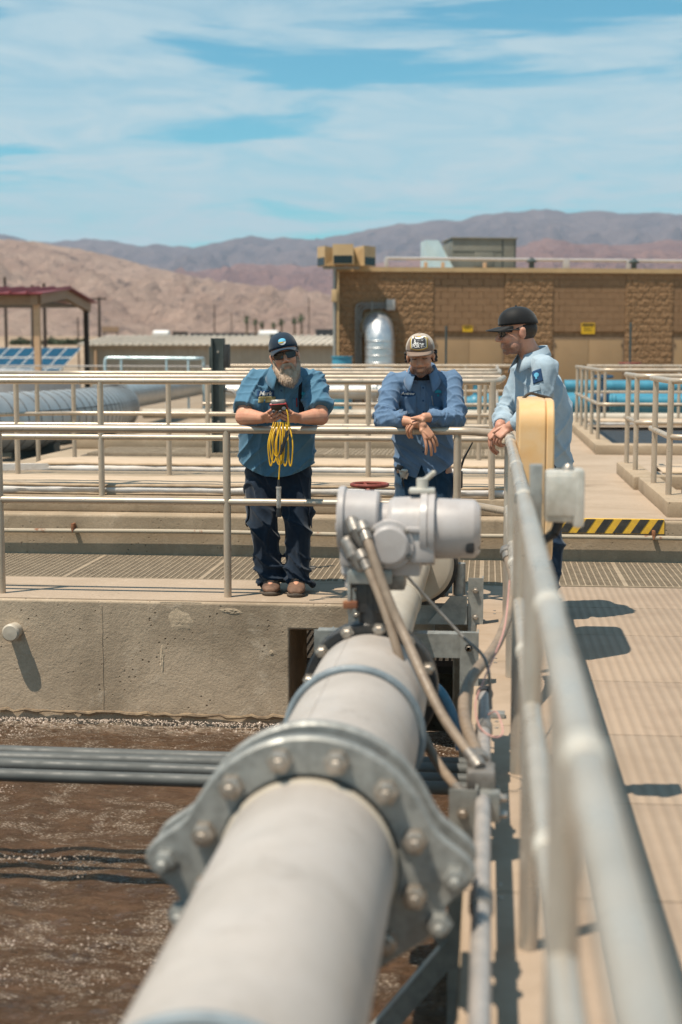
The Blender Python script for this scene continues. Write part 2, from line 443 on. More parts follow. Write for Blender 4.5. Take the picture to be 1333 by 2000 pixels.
    def mesh(s, name, smooth=True, angle=35, fix=True):
        me = bpy.data.meshes.new(name); me.from_pydata(s.v, [], s.f)
        if fix:
            bm = bmesh.new(); bm.from_mesh(me); bmesh.ops.recalc_face_normals(bm, faces=bm.faces); bm.to_mesh(me); bm.free()
        if smooth:
            me.polygons.foreach_set('use_smooth', [True] * len(me.polygons)); me.set_sharp_from_angle(angle=R_(angle))
        me.update(); return me
    def build(s, name, mat, parent=None, smooth=True, angle=35, fix=True):
        return link(name, s.mesh(name, smooth, angle, fix), mat, parent)

def link(name, me, mat, parent=None, loc=None):
    o = bpy.data.objects.new(name, me); COL.objects.link(o)
    if mat and not me.materials: me.materials.append(MATS[mat] if isinstance(mat, str) else mat)
    if parent is not None: o.parent = parent
    if loc is not None: o.location = loc
    return o
def thing(name, label, cat, loc=(0, 0, 0), rotz=0., group=None):
    o = bpy.data.objects.new(name, None); COL.objects.link(o); o.empty_display_size = .1
    o.location = loc; o.rotation_euler = (0, 0, rotz); return tag(o, label, cat, group)
def tag(o, label, cat, group=None, kind=None):
    o['label'] = label; o['category'] = cat
    if group: o['group'] = group
    if kind: o['kind'] = kind
    return o
def struct(name, mb, mat, smooth=False):
    o = mb.build(name, mat, None, smooth); o['kind'] = 'structure'; return o
def arc(c, r, a0, a1, n, ax, ay):
    c, ax, ay = Vector(c), Vector(ax), Vector(ay)
    return [(c + ax * r * math.cos(a0 + (a1 - a0) * i / n) + ay * r * math.sin(a0 + (a1 - a0) * i / n))[:] for i in range(n + 1)]
def bez(pts, n=10):
    """smooth Catmull-Rom path through points"""
    P = [Vector(p) for p in pts]; P = [2 * P[0] - P[1]] + P + [2 * P[-1] - P[-2]]; out = []
    for i in range(1, len(P) - 2):
        for k in range(n):
            t = k / n; a, b, c, d = P[i - 1], P[i], P[i + 1], P[i + 2]
            out.append((.5 * ((2 * b) + (c - a) * t + (2 * a - 5 * b + 4 * c - d) * t * t + (3 * b - a - 3 * c + d) * t ** 3))[:])
    out.append(P[-2][:]); return out
def fillet(pts, r, n=6):
    """polyline with rounded corners"""
    P = [Vector(p) for p in pts]; out = [P[0][:]]
    for i in range(1, len(P) - 1):
        a, b, c = P[i - 1], P[i], P[i + 1]; d1 = (a - b); d2 = (c - b)
        rr = min(r, d1.length * .49, d2.length * .49); p1 = b + d1.normalized() * rr; p2 = b + d2.normalized() * rr
        for k in range(n + 1):
            t = k / n; out.append(((1 - t) ** 2 * p1 + 2 * t * (1 - t) * b + t * t * p2)[:])
    out.append(P[-1][:]); return out
def bolt(parent, c, axis, r=.012, h=.012, mat='bolt_steel', name='bolt'):
    m = MB(); a = Vector(axis).normalized()
    m.lathe(c, a, [(0, r * 1.35), (h * .25, r * 1.35), (h * .25, r), (h, r * .95), (h * 1.15, r * .7)], 6)
    return m.build(name, mat, parent, True, 40)
def text_mesh(body, size, name, extrude=.0004, shear=0., space=1.):
    c = bpy.data.curves.new('t_' + name, 'FONT'); c.body = body; c.size = size; c.extrude = extrude; c.shear = shear
    c.align_x = 'CENTER'; c.align_y = 'CENTER'; c.space_line = space; c.offset = size * .02
    o = bpy.data.objects.new('t_' + name, c); COL.objects.link(o)
    d = bpy.context.evaluated_depsgraph_get(); me = bpy.data.meshes.new_from_object(o.evaluated_get(d))
    bpy.data.objects.remove(o); bpy.data.curves.remove(c); me.name = name
    return me

# ------------------------------------------------------------------ special surface materials
t = NT('walk_panel')
sx = t.n.new('ShaderNodeSeparateXYZ'); t.l.new(t.geo.outputs['Position'], sx.inputs[0])
wx = t.math('SINE', t.math('MULTIPLY', sx.outputs[0], 2 * math.pi / .045))
wy = t.math('SINE', t.math('MULTIPLY', sx.outputs[1], 2 * math.pi / .0165))
dots = t.ramp(t.math('ADD', t.math('MULTIPLY', wx, .5), t.math('MULTIPLY', wy, .5)), .1, .9)
col = t.mix(t.ramp(t.noise(2.2, 6, .62, .3), .35, .7), (.385, .29, .215), (.325, .24, .175))
col = t.mix(t.ramp(t.noise(3.2, 7, .74, .8), .54, .72, 0, .5), col, (.25, .185, .135))
col = t.mix(t.ramp(t.noise(11, 6, .7, .3), .58, .78, 0, .5), col, (.29, .225, .165))
col = t.mix(t.ramp(t.objrand(), 0, 1, 0, .18), col, (.31, .245, .18))
col = t.mix(t.ramp(wx, -.2, 1, 0, .11), col, (.25, .185, .135))
col = t.mix(t.math('MULTIPLY', dots, .5), col, (.24, .18, .13))
t.set('Base Color', col); t.set('Roughness', .75); t.set('Specular IOR Level', .2)
t.bump(t.math('ADD', t.math('MULTIPLY', dots, -.6), t.math('MULTIPLY', wx, .5)), .7, .005); t.done('walk_panel')

def bevel_mod(o, w=.01, seg=2):
    m = o.modifiers.new('bevel', 'BEVEL'); m.width = w; m.segments = seg; m.limit_method = 'ANGLE'; m.angle_limit = R_(40); return o

concrete('yard_concrete', (.36, .28, .205), (.27, .205, .145), (.44, .355, .27), streak=False, bump=.3)
concrete('concrete_pale', (.60, .475, .34), (.46, .35, .24), (.70, .58, .44), bump=.9)
# ------------------------------------------------------------------ ground and deck
m = MB(); m.add([(-40000, -3000, -1.5), (40000, -3000, -1.5), (40000, 60000, -1.5), (-40000, 60000, -1.5)], [(0, 1, 2, 3)])
struct('ground', m, 'sand')
m = MB(); m.prism([(-90, 13.9), (-5.3, 13.9), (-5.3, 26.0), (90, 26.0), (90, 170), (-90, 170)], (0, 0, -1.4), (1, 0, 0), (0, 1, 0), (0, 0, 1.3)); struct('yard', m, 'yard_concrete')

# tank wall with a square opening and the walkway on top of it
poly = [(-9, -1.4), (-1.19, -1.4), (-1.19, -.157), (-.2, -.157), (-.2, -1.4), (6, -1.4), (6, -.04), (-.06, -.04), (-.06, 0), (-9, 0)]
m = MB(); m.prism(poly, (0, 8.42, 0), (1, 0, 0), (0, 0, 1), (0, .84, 0))
deck = struct('tank_wall', m, 'concrete_wall'); bevel_mod(deck, .014, 3)
# paler trowelled walking surface laid on it
m = MB(); m.span((-9, 8.452, .001), (-.062, 9.255, .006)); struct('deck_topping', m, 'concrete_deck')
# side and back walls of the tank
m = MB(); m.span((-9.3, -3, -1.4), (-9, 9.26, 0)); struct('tank_side_wall', m, 'concrete_wall')
m = MB(); m.span((-.06, -3, -1.4), (6, 8.42, -.04)); struct('walkway_beam', m, 'concrete_step')
m = MB(); m.span((-9, -3.3, -1.4), (-.06, -3, 0)); struct('tank_end_wall', m, 'concrete_wall')
# trench under the grating
m = MB()
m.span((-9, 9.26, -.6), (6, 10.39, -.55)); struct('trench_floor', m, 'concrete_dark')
# step up to the raised deck
m = MB(); m.prism([(-12, 10.39), (14, 10.39), (14, 26), (-5.3, 26), (-5.3, 13.9), (-12, 13.9)], (0, 0, -1.4), (1, 0, 0), (0, 1, 0), (0, 0, 1.705)); d2 = struct('raised_deck', m, 'concrete_step'); bevel_mod(d2, .02, 3)
m = MB(); m.span((.22, 10.42, .306), (14, 26, .312)); struct('raised_deck_topping', m, 'concrete_deck')

# brown water of the aeration tank: real waves
def water():
    X = np.linspace(-9, -.06, 330); Y = np.linspace(-3, 8.418, 420)
    vs = []
    for y in Y:
        for x in X:
            p = Vector((x * 1.3, y * 1.9, 0))
            h = .014 * mnoise.fractal(p * 1.1, 1.0, 2.0, 3) + .022 * mnoise.turbulence(p * 3.2 + Vector((5, 1, 2)), 3, False) - .02
            vs.append((x, y, -.745 + h))
    nx = len(X); fs = [(j * nx + i, j * nx + i + 1, (j + 1) * nx + i + 1, (j + 1) * nx + i) for j in range(len(Y) - 1) for i in range(nx - 1)]
    me = bpy.data.meshes.new('water'); me.from_pydata(vs, [], fs); me.polygons.foreach_set('use_smooth', [True] * len(fs))
    o = link('water', me, 'brown_water'); o['kind'] = 'structure'
water()
# scum line along the wall at the water's edge
def scum():
    rnd = random.Random(3); pts = []; rr = []
    x = -9.
    while x < -.9:
        pts.append((x, 8.405 + rnd.uniform(-.008, .008), -.700 + rnd.uniform(-.010, .010))); rr.append(rnd.uniform(.006, .016)); x += rnd.uniform(.03, .09)
    m = MB(); m.tube(pts, rr, 7); o = m.build('scum_line', 'foam_edge'); tag(o, 'dried tan scum line along the foot of the tank wall', 'scum', None, 'stuff')
scum()
# marks of the formwork and a spalled patch on the wall face
for x in (-2.352, -4.6, -6.9):
    m = MB(); m.tube([(x + .002 * math.sin(z * 30), 8.4195, z) for z in np.linspace(-.03, -.7, 14)], .0028, 6); o = m.build('form_seam', 'concrete_wall', deck)
def spall(cx, cz, w, h, seed):
    rr = random.Random(seed); vs = []; fs = []; n = 26
    for j in range(n + 1):
        for i in range(n + 1):
            a, b_ = -1 + 2 * i / n, -1 + 2 * j / n; r = math.hypot(a, b_); lim = .62 + .35 * mnoise.noise(Vector((a * 1.6 + seed, b_ * 1.6, 0)))
            k = max(0, 1 - (r / max(.2, lim)) ** 3); vs.append((cx + a * w / 2, 8.4215 - k * (.002 + .006 * abs(mnoise.noise(Vector((a * 9, b_ * 9, seed)))) + .003 * rr.random()), cz + b_ * h / 2))
    for j in range(n):
        for i in range(n): fs.append((j * (n + 1) + i, j * (n + 1) + i + 1, (j + 1) * (n + 1) + i + 1, (j + 1) * (n + 1) + i))
    m = MB(); m.add(vs, fs); m.build('spalled_patch', 'concrete_pale', deck, True, 30, False)
spall(-1.86, -.11, .26, .22, 3); spall(-1.55, -.05, .22, .07, 8); spall(-1.98, -.36, .05, .34, 5); spall(-1.30, -.30, .05, .06, 9)
def bubbles():
    rnd = random.Random(11); vs = []; fs = []; n = 0
    ring_ = [(math.cos(k * 1.0472), math.sin(k * 1.0472)) for k in range(6)]
    def put(x, y, r):
        nonlocal n
        z = -.742 + .02 * mnoise.noise(Vector((x * 1.4, y * 2, 0)))
        vs.extend([(x + c * r, y + s * r, z) for c, s in ring_]); vs.extend([(x + c * r * .72, y + s * r * .72, z + r * .62) for c, s in ring_]); vs.append((x, y, z + r * .92))
        for k in range(6):
            l = (k + 1) % 6; fs.append((n + k, n + l, n + 6 + l, n + 6 + k)); fs.append((n + 6 + k, n + 6 + l, n + 12))
        n += 13
    for i in range(2600):
        put(rnd.uniform(-5, -.9), 8.40 - abs(rnd.gauss(0, .10)), rnd.uniform(.0025, .007) * (2.4 if rnd.random() < .02 else 1))
    k = 0
    while k < 7000:
        x, y = rnd.uniform(-3.6, -.15), rnd.uniform(1.9, 8.2); q = Vector((x * 1.1, y * 2.4, 4.2))
        w = mnoise.fractal(q, .8, 2.1, 4) + .35 * mnoise.noise(Vector((x * 7, y * 14, 1)))
        if w < .26 + rnd.random() * .2: 
            if rnd.random() > .006: continue
        put(x, y, .0018 + .006 * rnd.random() ** 3); k += 1
    me = bpy.data.meshes.new('foam'); me.from_pydata(vs, [], fs); me.polygons.foreach_set('use_smooth', [True] * len(fs))
    o = link('foam', me, 'bubble'); tag(o, 'froth bubbles on the brown water of the tank', 'foam', None, 'stuff')
t = NT('bubble'); t.set('Base Color', (.52, .41, .33)); t.set('Roughness', .16); t.set('Alpha', .55); t.set('IOR', 1.5); t.done('bubble')
bubbles()

# ------------------------------------------------------------------ walkway panels and strip on the right
pan = thing('walkway_floor', 'tan ribbed walkway panels to the right of the long handrail', 'walkway')
seams = [9.26, 8.5, 7.66, 6.56, 5.62, 4.74, 3.87, 3.0, 2.13, 1.26, .39, -.5]
screw = MB(); screw.lathe((0, 0, 0), (0, 0, 1), [(0, .009), (.0025, .009), (.004, .006)], 8); screw_me = screw.mesh('screw')
for i in range(len(seams) - 1):
    y1, y0 = seams[i], seams[i + 1]
    for (x0, x1) in ((.168, 1.38), (1.388, 2.6)):
        m = MB(); m.span((x0, y0 + .004, -.036), (x1, y1 - .004, .0), .004); m.build('panel', 'walk_panel', pan)
st = thing('edge_strip', 'narrow tan cover plates screwed down between pipe and handrail', 'cover strip')
seams2 = [9.26, 8.28, 6.95, 5.72, 4.83, 3.9, 2.9, 1.9, .9, -.5]
for i in range(len(seams2) - 1):
    y1, y0 = seams2[i], seams2[i + 1]
    m = MB(); m.span((-.055, y0 + .003, -.036), (.16, y1 - .003, -.001), .004); m.build('plate', 'panel_tan', st)
    for yy in (y0 + .05, y1 - .05): link('screw', screw_me, 'bolt_steel', st, (.045, yy, -.001))

# ------------------------------------------------------------------ open bar grating
def lattice(w, d, pitch=.042, bar=.008, h=.03):
    m = MB(); nx = round(w / pitch); ny = round(d / pitch)
    for i in range(nx + 1):
        x = i * w / nx; b = bar if 0 < i < nx else bar * 1.8
        m.span((x - b / 2, 0, -h), (x + b / 2, d, 0))
    for j in range(ny + 1):
        y = j * d / ny; m.span((0, y - bar / 2, -h), (w, y + bar / 2, -.0008))
    return m.mesh('grating_panel', False)
gr = thing('floor_grating', 'tan open grid grating behind the two men at the rail', 'grating')
gme = lattice(.925, 1.08)
for i in range(13): link('grating_panel', gme, 'grating_tan', gr, (-7.55 + i * .94, 9.285, .003))
m = MB(); m.span((-8, 9.262, -.03), (5, 9.281, .006)); m.build('edge_angle', 'grating_tan', gr, False)
g2 = thing('far_grating', 'small strip of grating on the raised deck behind the mats', 'grating')
gme2 = lattice(.925, 1.1, .05, .012)
for i in range(6): link('grating_panel', gme2, 'grating_tan', g2, (-4.72 + i * .94, 16.42, .34))
m = MB(); m.span((-4.8, 16.38, .306), (.95, 17.56, .309)); m.build('dark_underlay', 'concrete_dark', g2, False)  # flat dark sheet in place of a shaded hollow beneath the bars

# ------------------------------------------------------------------ kerbs on the raised deck
def kerb(label, a, b, z0=.306, mat='concrete_step'):
    m = MB(); m.span((a[0], a[1], z0), (b[0], b[1], .43), .018)
    o = m.build('kerb', mat, None, True, 30); return tag(o, label, 'kerb', 'concrete kerbs on the raised deck')
kerb('long concrete kerb under the nearest mat row left of the walkway', (-9, 10.56), (.2, 10.62))
kerb('concrete kerb between the two rows of cream mats', (-9, 11.72), (.2, 12.83))
kerb('concrete kerb behind the second mat row', (-9, 13.62), (.2, 13.8))
kerb('concrete kerb behind the small grating strip', (-5.25, 17.6), (.2, 17.95))
kerb('nearest concrete kerb corner right of the walkway', (1.305, 10.56), (9, 10.86))
kerb('short kerb running back from the nearest right corner', (1.31, 10.862), (1.5, 12.66))
kerb('short kerb with a cracked joint under the middle right handrail', (1.275, 12.69), (1.48, 14.42))
kerb('kerb stub crossing behind the nearest right-hand pit', (1.482, 12.75), (9, 12.95))
kerb('chipped front kerb of the far right pit', (1.265, 17.1), (9, 17.45))
kerb('long far kerb leading back along the right of the walkway', (1.268, 17.452), (1.5, 25.5))
m = MB(); m.span((1.502, 17.46, .312), (9, 22.6, .318)); o = m.build('pit_water', 'black_water' if 'black_water' in MATS else 'rubber_black'); o['kind'] = 'structure'

# cream and white covers lying along the channels
def mat_row(name, label, x0, x1, y0, y1, z0, z1, step=.07):
    root = thing(name, label, 'cover mat', (0, 0, 0), 0, 'rolled cover mats over the channels')
    n = int((x1 - x0) / step); rnd = random.Random(int(y0 * 100)); vt = []; ft = []
    prof = [(y0 + .012, z1 - .02), (y0 + .03, z1), ((y0 + y1) / 2, z1 + .012), (y1, z1), (y1 + .01, z0)]
    def wob(x, k): return .007 * mnoise.noise(Vector((x * 1.7, k * 3.1, y0))) + .004 * mnoise.noise(Vector((x * 6, k, y0 + 5)))
    for (nm, pr, mt) in (('top_sheet', prof, 'mat_cream'),
                         ('side_sheet', [(y0 + .006, z1 - .026), (y0 - .004, (z0 + z1) / 2), (y0 + .004, z0 + .006)], 'mat_white')):
        m = MB(); vs = []; fs = []; k = len(pr)
        for i in range(n + 1):
            x = x0 + (x1 - x0) * i / n
            for j, (yy, zz) in enumerate(pr): vs.append((x, yy + wob(x, j), zz + wob(x, j + 9)))
        for i in range(n):
            for j in range(k - 1): fs.append((i * k + j, (i + 1) * k + j, (i + 1) * k + j + 1, i * k + j + 1))
        m.add(vs, fs); o = m.build(nm, mt, root, True, 60, False)
        sd = o.modifiers.new('thick', 'SOLIDIFY'); sd.thickness = .008
    for (yy, zz, r) in ((y0 + .004, z1 - .012, .013), (y0 + .002, z0 + .004, .008)):
        m = MB(); m.tube([(x0 + (x1 - x0) * i / n, yy + wob(x0 + (x1 - x0) * i / n, 3), zz + wob(x0 + (x1 - x0) * i / n, 12)) for i in range(n + 1)], r, 7)
        m.build('rolled_edge', 'mat_roll', root)
    return root
mat_row('cover_mat', 'nearest long cream cover mat with white side behind the men', -8.8, .2, 10.645, 11.36, .436, .515)
mat_row('cover_mat', 'second long cream cover mat just behind the middle kerb', -4.2, .2, 12.86, 13.56, .40, .50)
mat_row('cover_mat', 'cream cover mat inside the nearest right-hand kerb', 1.56, 8, 10.9, 11.7, .38, .45)
mat_row('cover_mat', 'cream cover mat inside the middle right-hand kerb', 1.56, 8, 13.0, 13.9, .38, .45)
mat_row('cover_mat', 'far pale mat at the back edge of the right pit', 1.56, 8, 22.7, 23.6, .38, .45)
m = MB(); m.prism([(-4.25, 12.85), (-4.05, 12.86), (-5.6, 12.3), (-5.9, 12.3)][::-1], (0, 0, .432), (1, 0, 0), (0, 1, 0), (0, 0, .06))
tag(m.build('folded_mat', 'mat_white'), 'slanting white mat end at the left of the second mat row', 'cover mat')

# ------------------------------------------------------------------ handrails
def handrail(label, path, posts, zf, zt, zm, mat='rail_tan', r=.024, corner=.12, rings=(), group='tubular handrails', mids=None, ring_mid=()):
    root = thing('handrail', label, 'handrail', (path[0][0], path[0][1], 0), 0, group)
    ox, oy = path[0][0], path[0][1]
    def sub(pp, z): return fillet([(x - ox, y - oy, z) for x, y in pp], corner)
    MB().tube(sub(path, zt - r), r, 20).build('top_rail', mat, root)
    if zm: MB().tube(sub(mids or path, zm), r * .94, 18).build('mid_rail', mat, root)
    for (x, y) in posts:
        m = MB(); m.cyl((x - ox, y - oy, zf - .003), (x - ox, y - oy, zt - r), r * .985, 18)
        m.build('post', mat, root)
    for (x, y, axx, w) in rings:
        a = Vector(axx); c = Vector((x - ox, y - oy, zt - r))
        MB().lathe(c - a * w / 2, a, [(0, r + .0005), (.004, r + .003), (w - .004, r + .003), (w, r + .0005)], 24).build('weld_ring', 'weld_ring', root)
    for (x, y, axx, w) in ring_mid:
        a = Vector(axx); c = Vector((x - ox, y - oy, zm))
        MB().lathe(c - a * w / 2, a, [(0, r + .0005), (.004, r + .003), (w - .004, r + .003), (w, r + .0005)], 24).build('weld_ring', 'weld_ring', root)
    return root
# front rail the men lean on
FX = [-4.50, -3.045, -1.60, -.187]
handrail('tan tubular handrail the three men lean on', [(-8.8, 8.6), (-.12, 8.6), (.11, 8.24)], [(x, 8.6) for x in (-7.4, -5.95) + tuple(FX)], 0, 1.069, .60,
         rings=((-3.9, 8.6, (1, 0, 0), .004), (-.45, 8.6, (1, 0, 0), .004), (-1.30, 8.6, (1, 0, 0), .004)), corner=.15)
# long rail running towards the camera
handrail('long silvery handrail running from the camera along the walkway', [(.115, 8.22), (.115, -.6)], [(.115, y) for y in (8.16, 6.6, 5.05, 3.52, 2.02, .5)], 0, 1.069, .625, 'rail_alu', .0255,
         rings=[(.115, y, (0, 1, 0), .07) for y in (1.62, 2.62, 4.62)] + [(.115, y, (0, 1, 0), .03) for y in (5.9, 7.4, 7.75, 8.05)],
         ring_mid=[(.115, y, (0, 1, 0), .07) for y in (2.5, 4.2, 6.0)])
# rails on the raised deck, left side: rows one behind the other
ZF, ZT, ZM = .43, 1.325, .875
handrail('first tan handrail on the raised deck behind the men', [(-8.8, 10.59), (.06, 10.59), (.12, 12.3)], [(x, 10.59) for x in (-6.1, -4.63, -2.94, -1.46, .025)], ZF, ZT, ZM,
         rings=((-3.1, 10.59, (1, 0, 0), .004), (-2.6, 10.59, (1, 0, 0), .004), (-.2, 10.59, (1, 0, 0), .004)))
handrail('second tan handrail between the two mat rows', [(-8.8, 12.42), (.1, 12.42)], [(x, 12.42) for x in (-5.7, -4.22, -2.83, -1.05, .02)], ZF, ZT, ZM)
handrail('third tan handrail with an angled left end', [(-6.3, 12.9), (-4.95, 14.55), (-4.4, 14.8), (.1, 14.8), (.12, 17.4)], [(x, 14.8) for x in (-4.4, -2.95, -1.48, -.1)] + [(-4.75, 14.65), (-5.15, 14.3)], .305, ZT, ZM)
handrail('fourth tan handrail along the far kerb', [(-3.6, 17.75), (.1, 17.75), (.12, 23.4)], [(x, 17.75) for x in (-3.55, -2.95, -1.5, -.05)] + [(-2.5, 17.75)], ZF, ZT, ZM)
handrail('far handrail in front of the teal pipes', [(-4.7, 24.2), (.6, 24.2)], [(x, 24.2) for x in (-4.6, -3.2, -1.8, -.4, .55)], .305, ZT, ZM)
# right side
handrail('nearest handrail on the right kerb, turning right', [(1.375, 12.35), (1.375, 11.0), (9, 11.0)], [(1.378, 12.08), (1.378, 11.08)] + [(x, 11.0) for x in (2.6, 4.0)], ZF, ZT, ZM, corner=.16)
handrail('middle handrail on the right kerb, turning right', [(1.36, 14.5), (1.36, 13.3), (9, 13.3)], [(1.36, 14.28), (1.36, 13.42)] + [(x, 13.3) for x in (2.1, 3.4)], ZF, ZT, ZM, corner=.16)
handrail('far handrail enclosing the dark pit on the right', [(1.37, 22.95), (1.37, 18.05), (9, 18.05)], [(1.37, y) for y in (22.64, 21.53, 20.5, 19.35, 18.2)] + [(x, 18.05) for x in (2.7, 4.0)], ZF, ZT, ZM, corner=.16)
handrail('back handrail across the far end of the pit', [(1.6, 23.9), (9, 23.9)], [(x, 23.9) for x in (1.9, 2.3, 3.1, 3.9)], ZF, ZT, ZM)

# painted hazard edge of the step
hz = thing('hazard_marking', 'yellow and black striped paint on the step edge', 'marking')
m = MB(); m.span((.30, 10.3815, .212), (1.268, 10.3885, .3155)); m.build('yellow_paint', 'hazard_yellow', hz, False)
m = MB(); m.span((.30, 10.3886, .308), (1.268, 10.43, .3155)); m.build('yellow_nosing', 'hazard_yellow', hz, False)
x = .26
while x < 1.2:
    m = MB(); pl = [(max(.302, min(1.264, a)), b) for a, b in ((x, .214), (x + .066, .214), (x + .134, .3155), (x + .068, .3155))]
    if pl[1][0] - pl[0][0] > .01:
        m.prism(pl, (0, 10.3815, 0), (1, 0, 0), (0, 0, 1), (0, -.0025, 0)); m.build('black_stripe', 'hazard_black', hz, False)
    x += .128
# rusty pipe along the step wall
t = NT('pipe_rusty')
col = t.mix(t.ramp(t.noise(7, 6, .72, .5), .56, .68), (.42, .35, .26), (.24, .085, .035))
t.set('Base Color', col); t.set('Roughness', .6); t.done('pipe_rusty')
wp = thing('wall_pipe', 'thin cream pipe with rust spots along the step wall', 'pipe')
m = MB(); m.tube([(x, 10.345, .185 + .004 * math.sin(x * 2.1)) for x in np.linspace(-8, 6, 60)], .0165, 10); m.build('tube', 'pipe_rusty', wp)
for x in (-5.2, -3.1, -.9, 1.19, 3.2):
    m = MB(); m.box((x, 10.357, .215), (.022, .06, .05), None, .004); m.tube(arc((x, 10.345, .185), .0185, -.4, math.pi + .4, 8, (0, 1, 0), (0, 0, 1)), .006, 6); m.build('clamp', 'rust_orange', wp)
# capped drain stub in the tank wall
ds = thing('drain_stub', 'short cream capped pipe stub in the tank wall', 'pipe', (-2.905, 8.42, -.195))
m = MB(); m.lathe((0, .02, 0), (0, -1, 0), [(0, .050), (.075, .050)], 24); m.build('stub', 'pipe_cream', ds)
m = MB(); m.lathe((0, -.056, 0), (0, -1, 0), [(0, .055), (.03, .055), (.042, .045), (.045, .0)], 24); m.build('cap', 'pipe_cream', ds)
# four grey hoses spanning the tank above the water
for i, (yy, lb) in enumerate(((6.02, 'farthest of the four grey pipes spanning the brown water'), (5.905, 'second farthest grey pipe spanning the brown water'), (5.79, 'second nearest grey pipe spanning the brown water'), (5.67, 'nearest of the four grey pipes spanning the brown water'))):
    m = MB(); m.tube([(x, yy + .004 * math.sin(x * 1.3 + i), -.255 + .006 * math.sin(x * .9 + i * 2)) for x in np.linspace(-9, -.07, 40)], .0275, 14)
    tag(m.build('crossing_pipe', 'hose_grey'), lb, 'pipe', 'grey pipes spanning the tank')

# ------------------------------------------------------------------ big process pipe in the foreground
PX, PZ, PR = -.40, .345, .20
mp = thing('process_pipe', 'big beige steel pipe running away from the camera over brown water', 'pipe', (PX, 0, PZ))
m = MB(); m.lathe((0, .2, 0), (0, 1, 0), [(0, PR), (2.93, PR)], 72, False); m.build('pipe_section', 'pipe_beige', mp, True, 60)
m = MB(); m.lathe((0, 3.27, 0), (0, 1, 0), [(0, PR), (1.55, PR), (1.552, PR - .02)], 72, False); m.build('pipe_section', 'pipe_beige', mp, True, 60)
m = MB(); m.lathe((0, 3.1, 0), (0, 1, 0), [(0, PR + .0), (.004, PR + .006), (.02, PR + .006)], 72, False); m.build('weld_bead', 'pipe_cream', mp)
m = MB(); m.tube([(-.075, y, math.sqrt((PR + .0005) ** 2 - .075 ** 2)) for y in (3.3, 4.0, 4.8)], .0016, 6); m.build('seam', 'pipe_beige', mp)
def harness_flange(y0, th, name='flange'):
    n = 144; vs = []; fs = []
    def ro(a):  # a: angle from top, clockwise
        r = .297
        for c, w, h in ((92, 11, .085), (-90, 11, .088), (118, 12, .03), (-118, 12, .03)):
            d = (math.degrees(a) - c + 180) % 360 - 180; r += h * math.exp(-(d / w) ** 2 * .9)
        return r
    for yy, ri_, sh in ((y0 + .006, PR + .004, 0), (y0, PR + .012, 0), (y0, None, -.006), (y0 + .006, None, 0), (y0 + th - .005, None, 0), (y0 + th, None, -.005), (y0 + th, PR + .004, 0)):
        for k in range(n):
            a = 2 * math.pi * k / n - math.pi; r = ri_ if ri_ else ro(a) + sh
            vs.append((math.sin(a) * r, yy, math.cos(a) * r))
    rows = 7
    for i in range(rows):
        j = (i + 1) % rows
        for k in range(n):
            l = (k + 1) % n; fs.append((i * n + k, i * n + l, j * n + l, j * n + k))
    m = MB(); m.add(vs, fs); return m.build(name, 'galvanised', mp, True, 30)
f1 = harness_flange(3.135, .034); f2 = harness_flange(3.262, .034)
m = MB(); m.lathe((0, 3.169, 0), (0, 1, 0), [(0, PR + .012), (.093, PR + .012)], 64, False); m.build('coupling_sleeve', 'gasket_grey', mp)
angs = [i * 30 + 15 for i in range(12)]
for a in angs:
    a = R_(a); c = Vector((math.sin(a) * .252, 0, math.cos(a) * .252))
    m = MB(); m.lathe(c + Vector((0, 3.135, 0)), (0, -1, 0), [(0, .030), (.005, .030), (.005, .027), (.030, .027), (.033, .021), (.033, .013), (.044, .013), (.046, .010)], 6)
    m.build('bolt', 'bolt_steel', mp, True, 30)
    m = MB(); m.cyl(c + Vector((0, 3.16, 0)), c + Vector((0, 3.33, 0)), .011, 10); m.lathe(c + Vector((0, 3.296, 0)), (0, 1, 0), [(0, .021), (.02, .021)], 6); m.build('stud', 'bolt_steel', mp)
for (x, z) in ((-.335, -.005), (.335, -.02), (-.30, -.13), (.30, -.13)):
    m = MB(); m.lathe((x, 3.135, z), (0, -1, 0), [(0, .032), (.005, .032), (.005, .026), (.028, .026), (.03, .02), (.03, .014), (.05, .014), (.053, .010)], 6)
    m.cyl((x, 3.15, z), (x, 3.40, z), .014, 12); m.lathe((x, 3.296, z), (0, 1, 0), [(0, .028), (.024, .028)], 6); m.build('tie_rod', 'galvanised', mp, True, 30)
for y in (1.93, 4.24):
    m = MB(); m.tube([(math.sin(a) * (PR + .008), y, math.cos(a) * (PR + .008)) for a in np.linspace(0, 2 * math.pi, 72, endpoint=False)], .0135, 12, closed=True); m.build('gasket_band', 'gasket_grey', mp)
# far half of the line: reducer, slim pipe and the wide end piece
lp = thing('slim_pipe', 'slim beige pipe between the motor valve and the wide end cap', 'pipe', (PX, 0, PZ))
m = MB(); m.lathe((0, 4.93, 0), (0, 1, 0), [(0, .22), (.03, .22), (.03, .18), (.2, .10), (.24, .088), (2.87, .088)], 48, False); m.build('pipe_section', 'pipe_cream', lp)
m = MB(); m.lathe((0, 6.6, 0), (0, 1, 0), [(0, .089), (.006, .094), (.02, .094), (.026, .089)], 40, False); m.build('weld_bead', 'pipe_cream', lp)
m = MB(); m.lathe((0, 7.8, 0), (0, 1, 0), [(0, .085), (0, .19), (.006, .205), (.02, .216), (.30, .216), (.56, .216), (.57, .10)], 56); m.build('end_piece', 'pipe_cream', lp, True, 40)
m = MB(); m.lathe((0, 7.86, 0), (0, 1, 0), [(0, .217), (0, .238), (.07, .238), (.07, .217)], 56, False); m.build('clamp_ring', 'valve_black', lp)
m = MB(); m.cyl((0, 8.18, -.15), (0, 8.18, -.9), .1, 28); m.build('drop_leg', 'pipe_cream', lp)
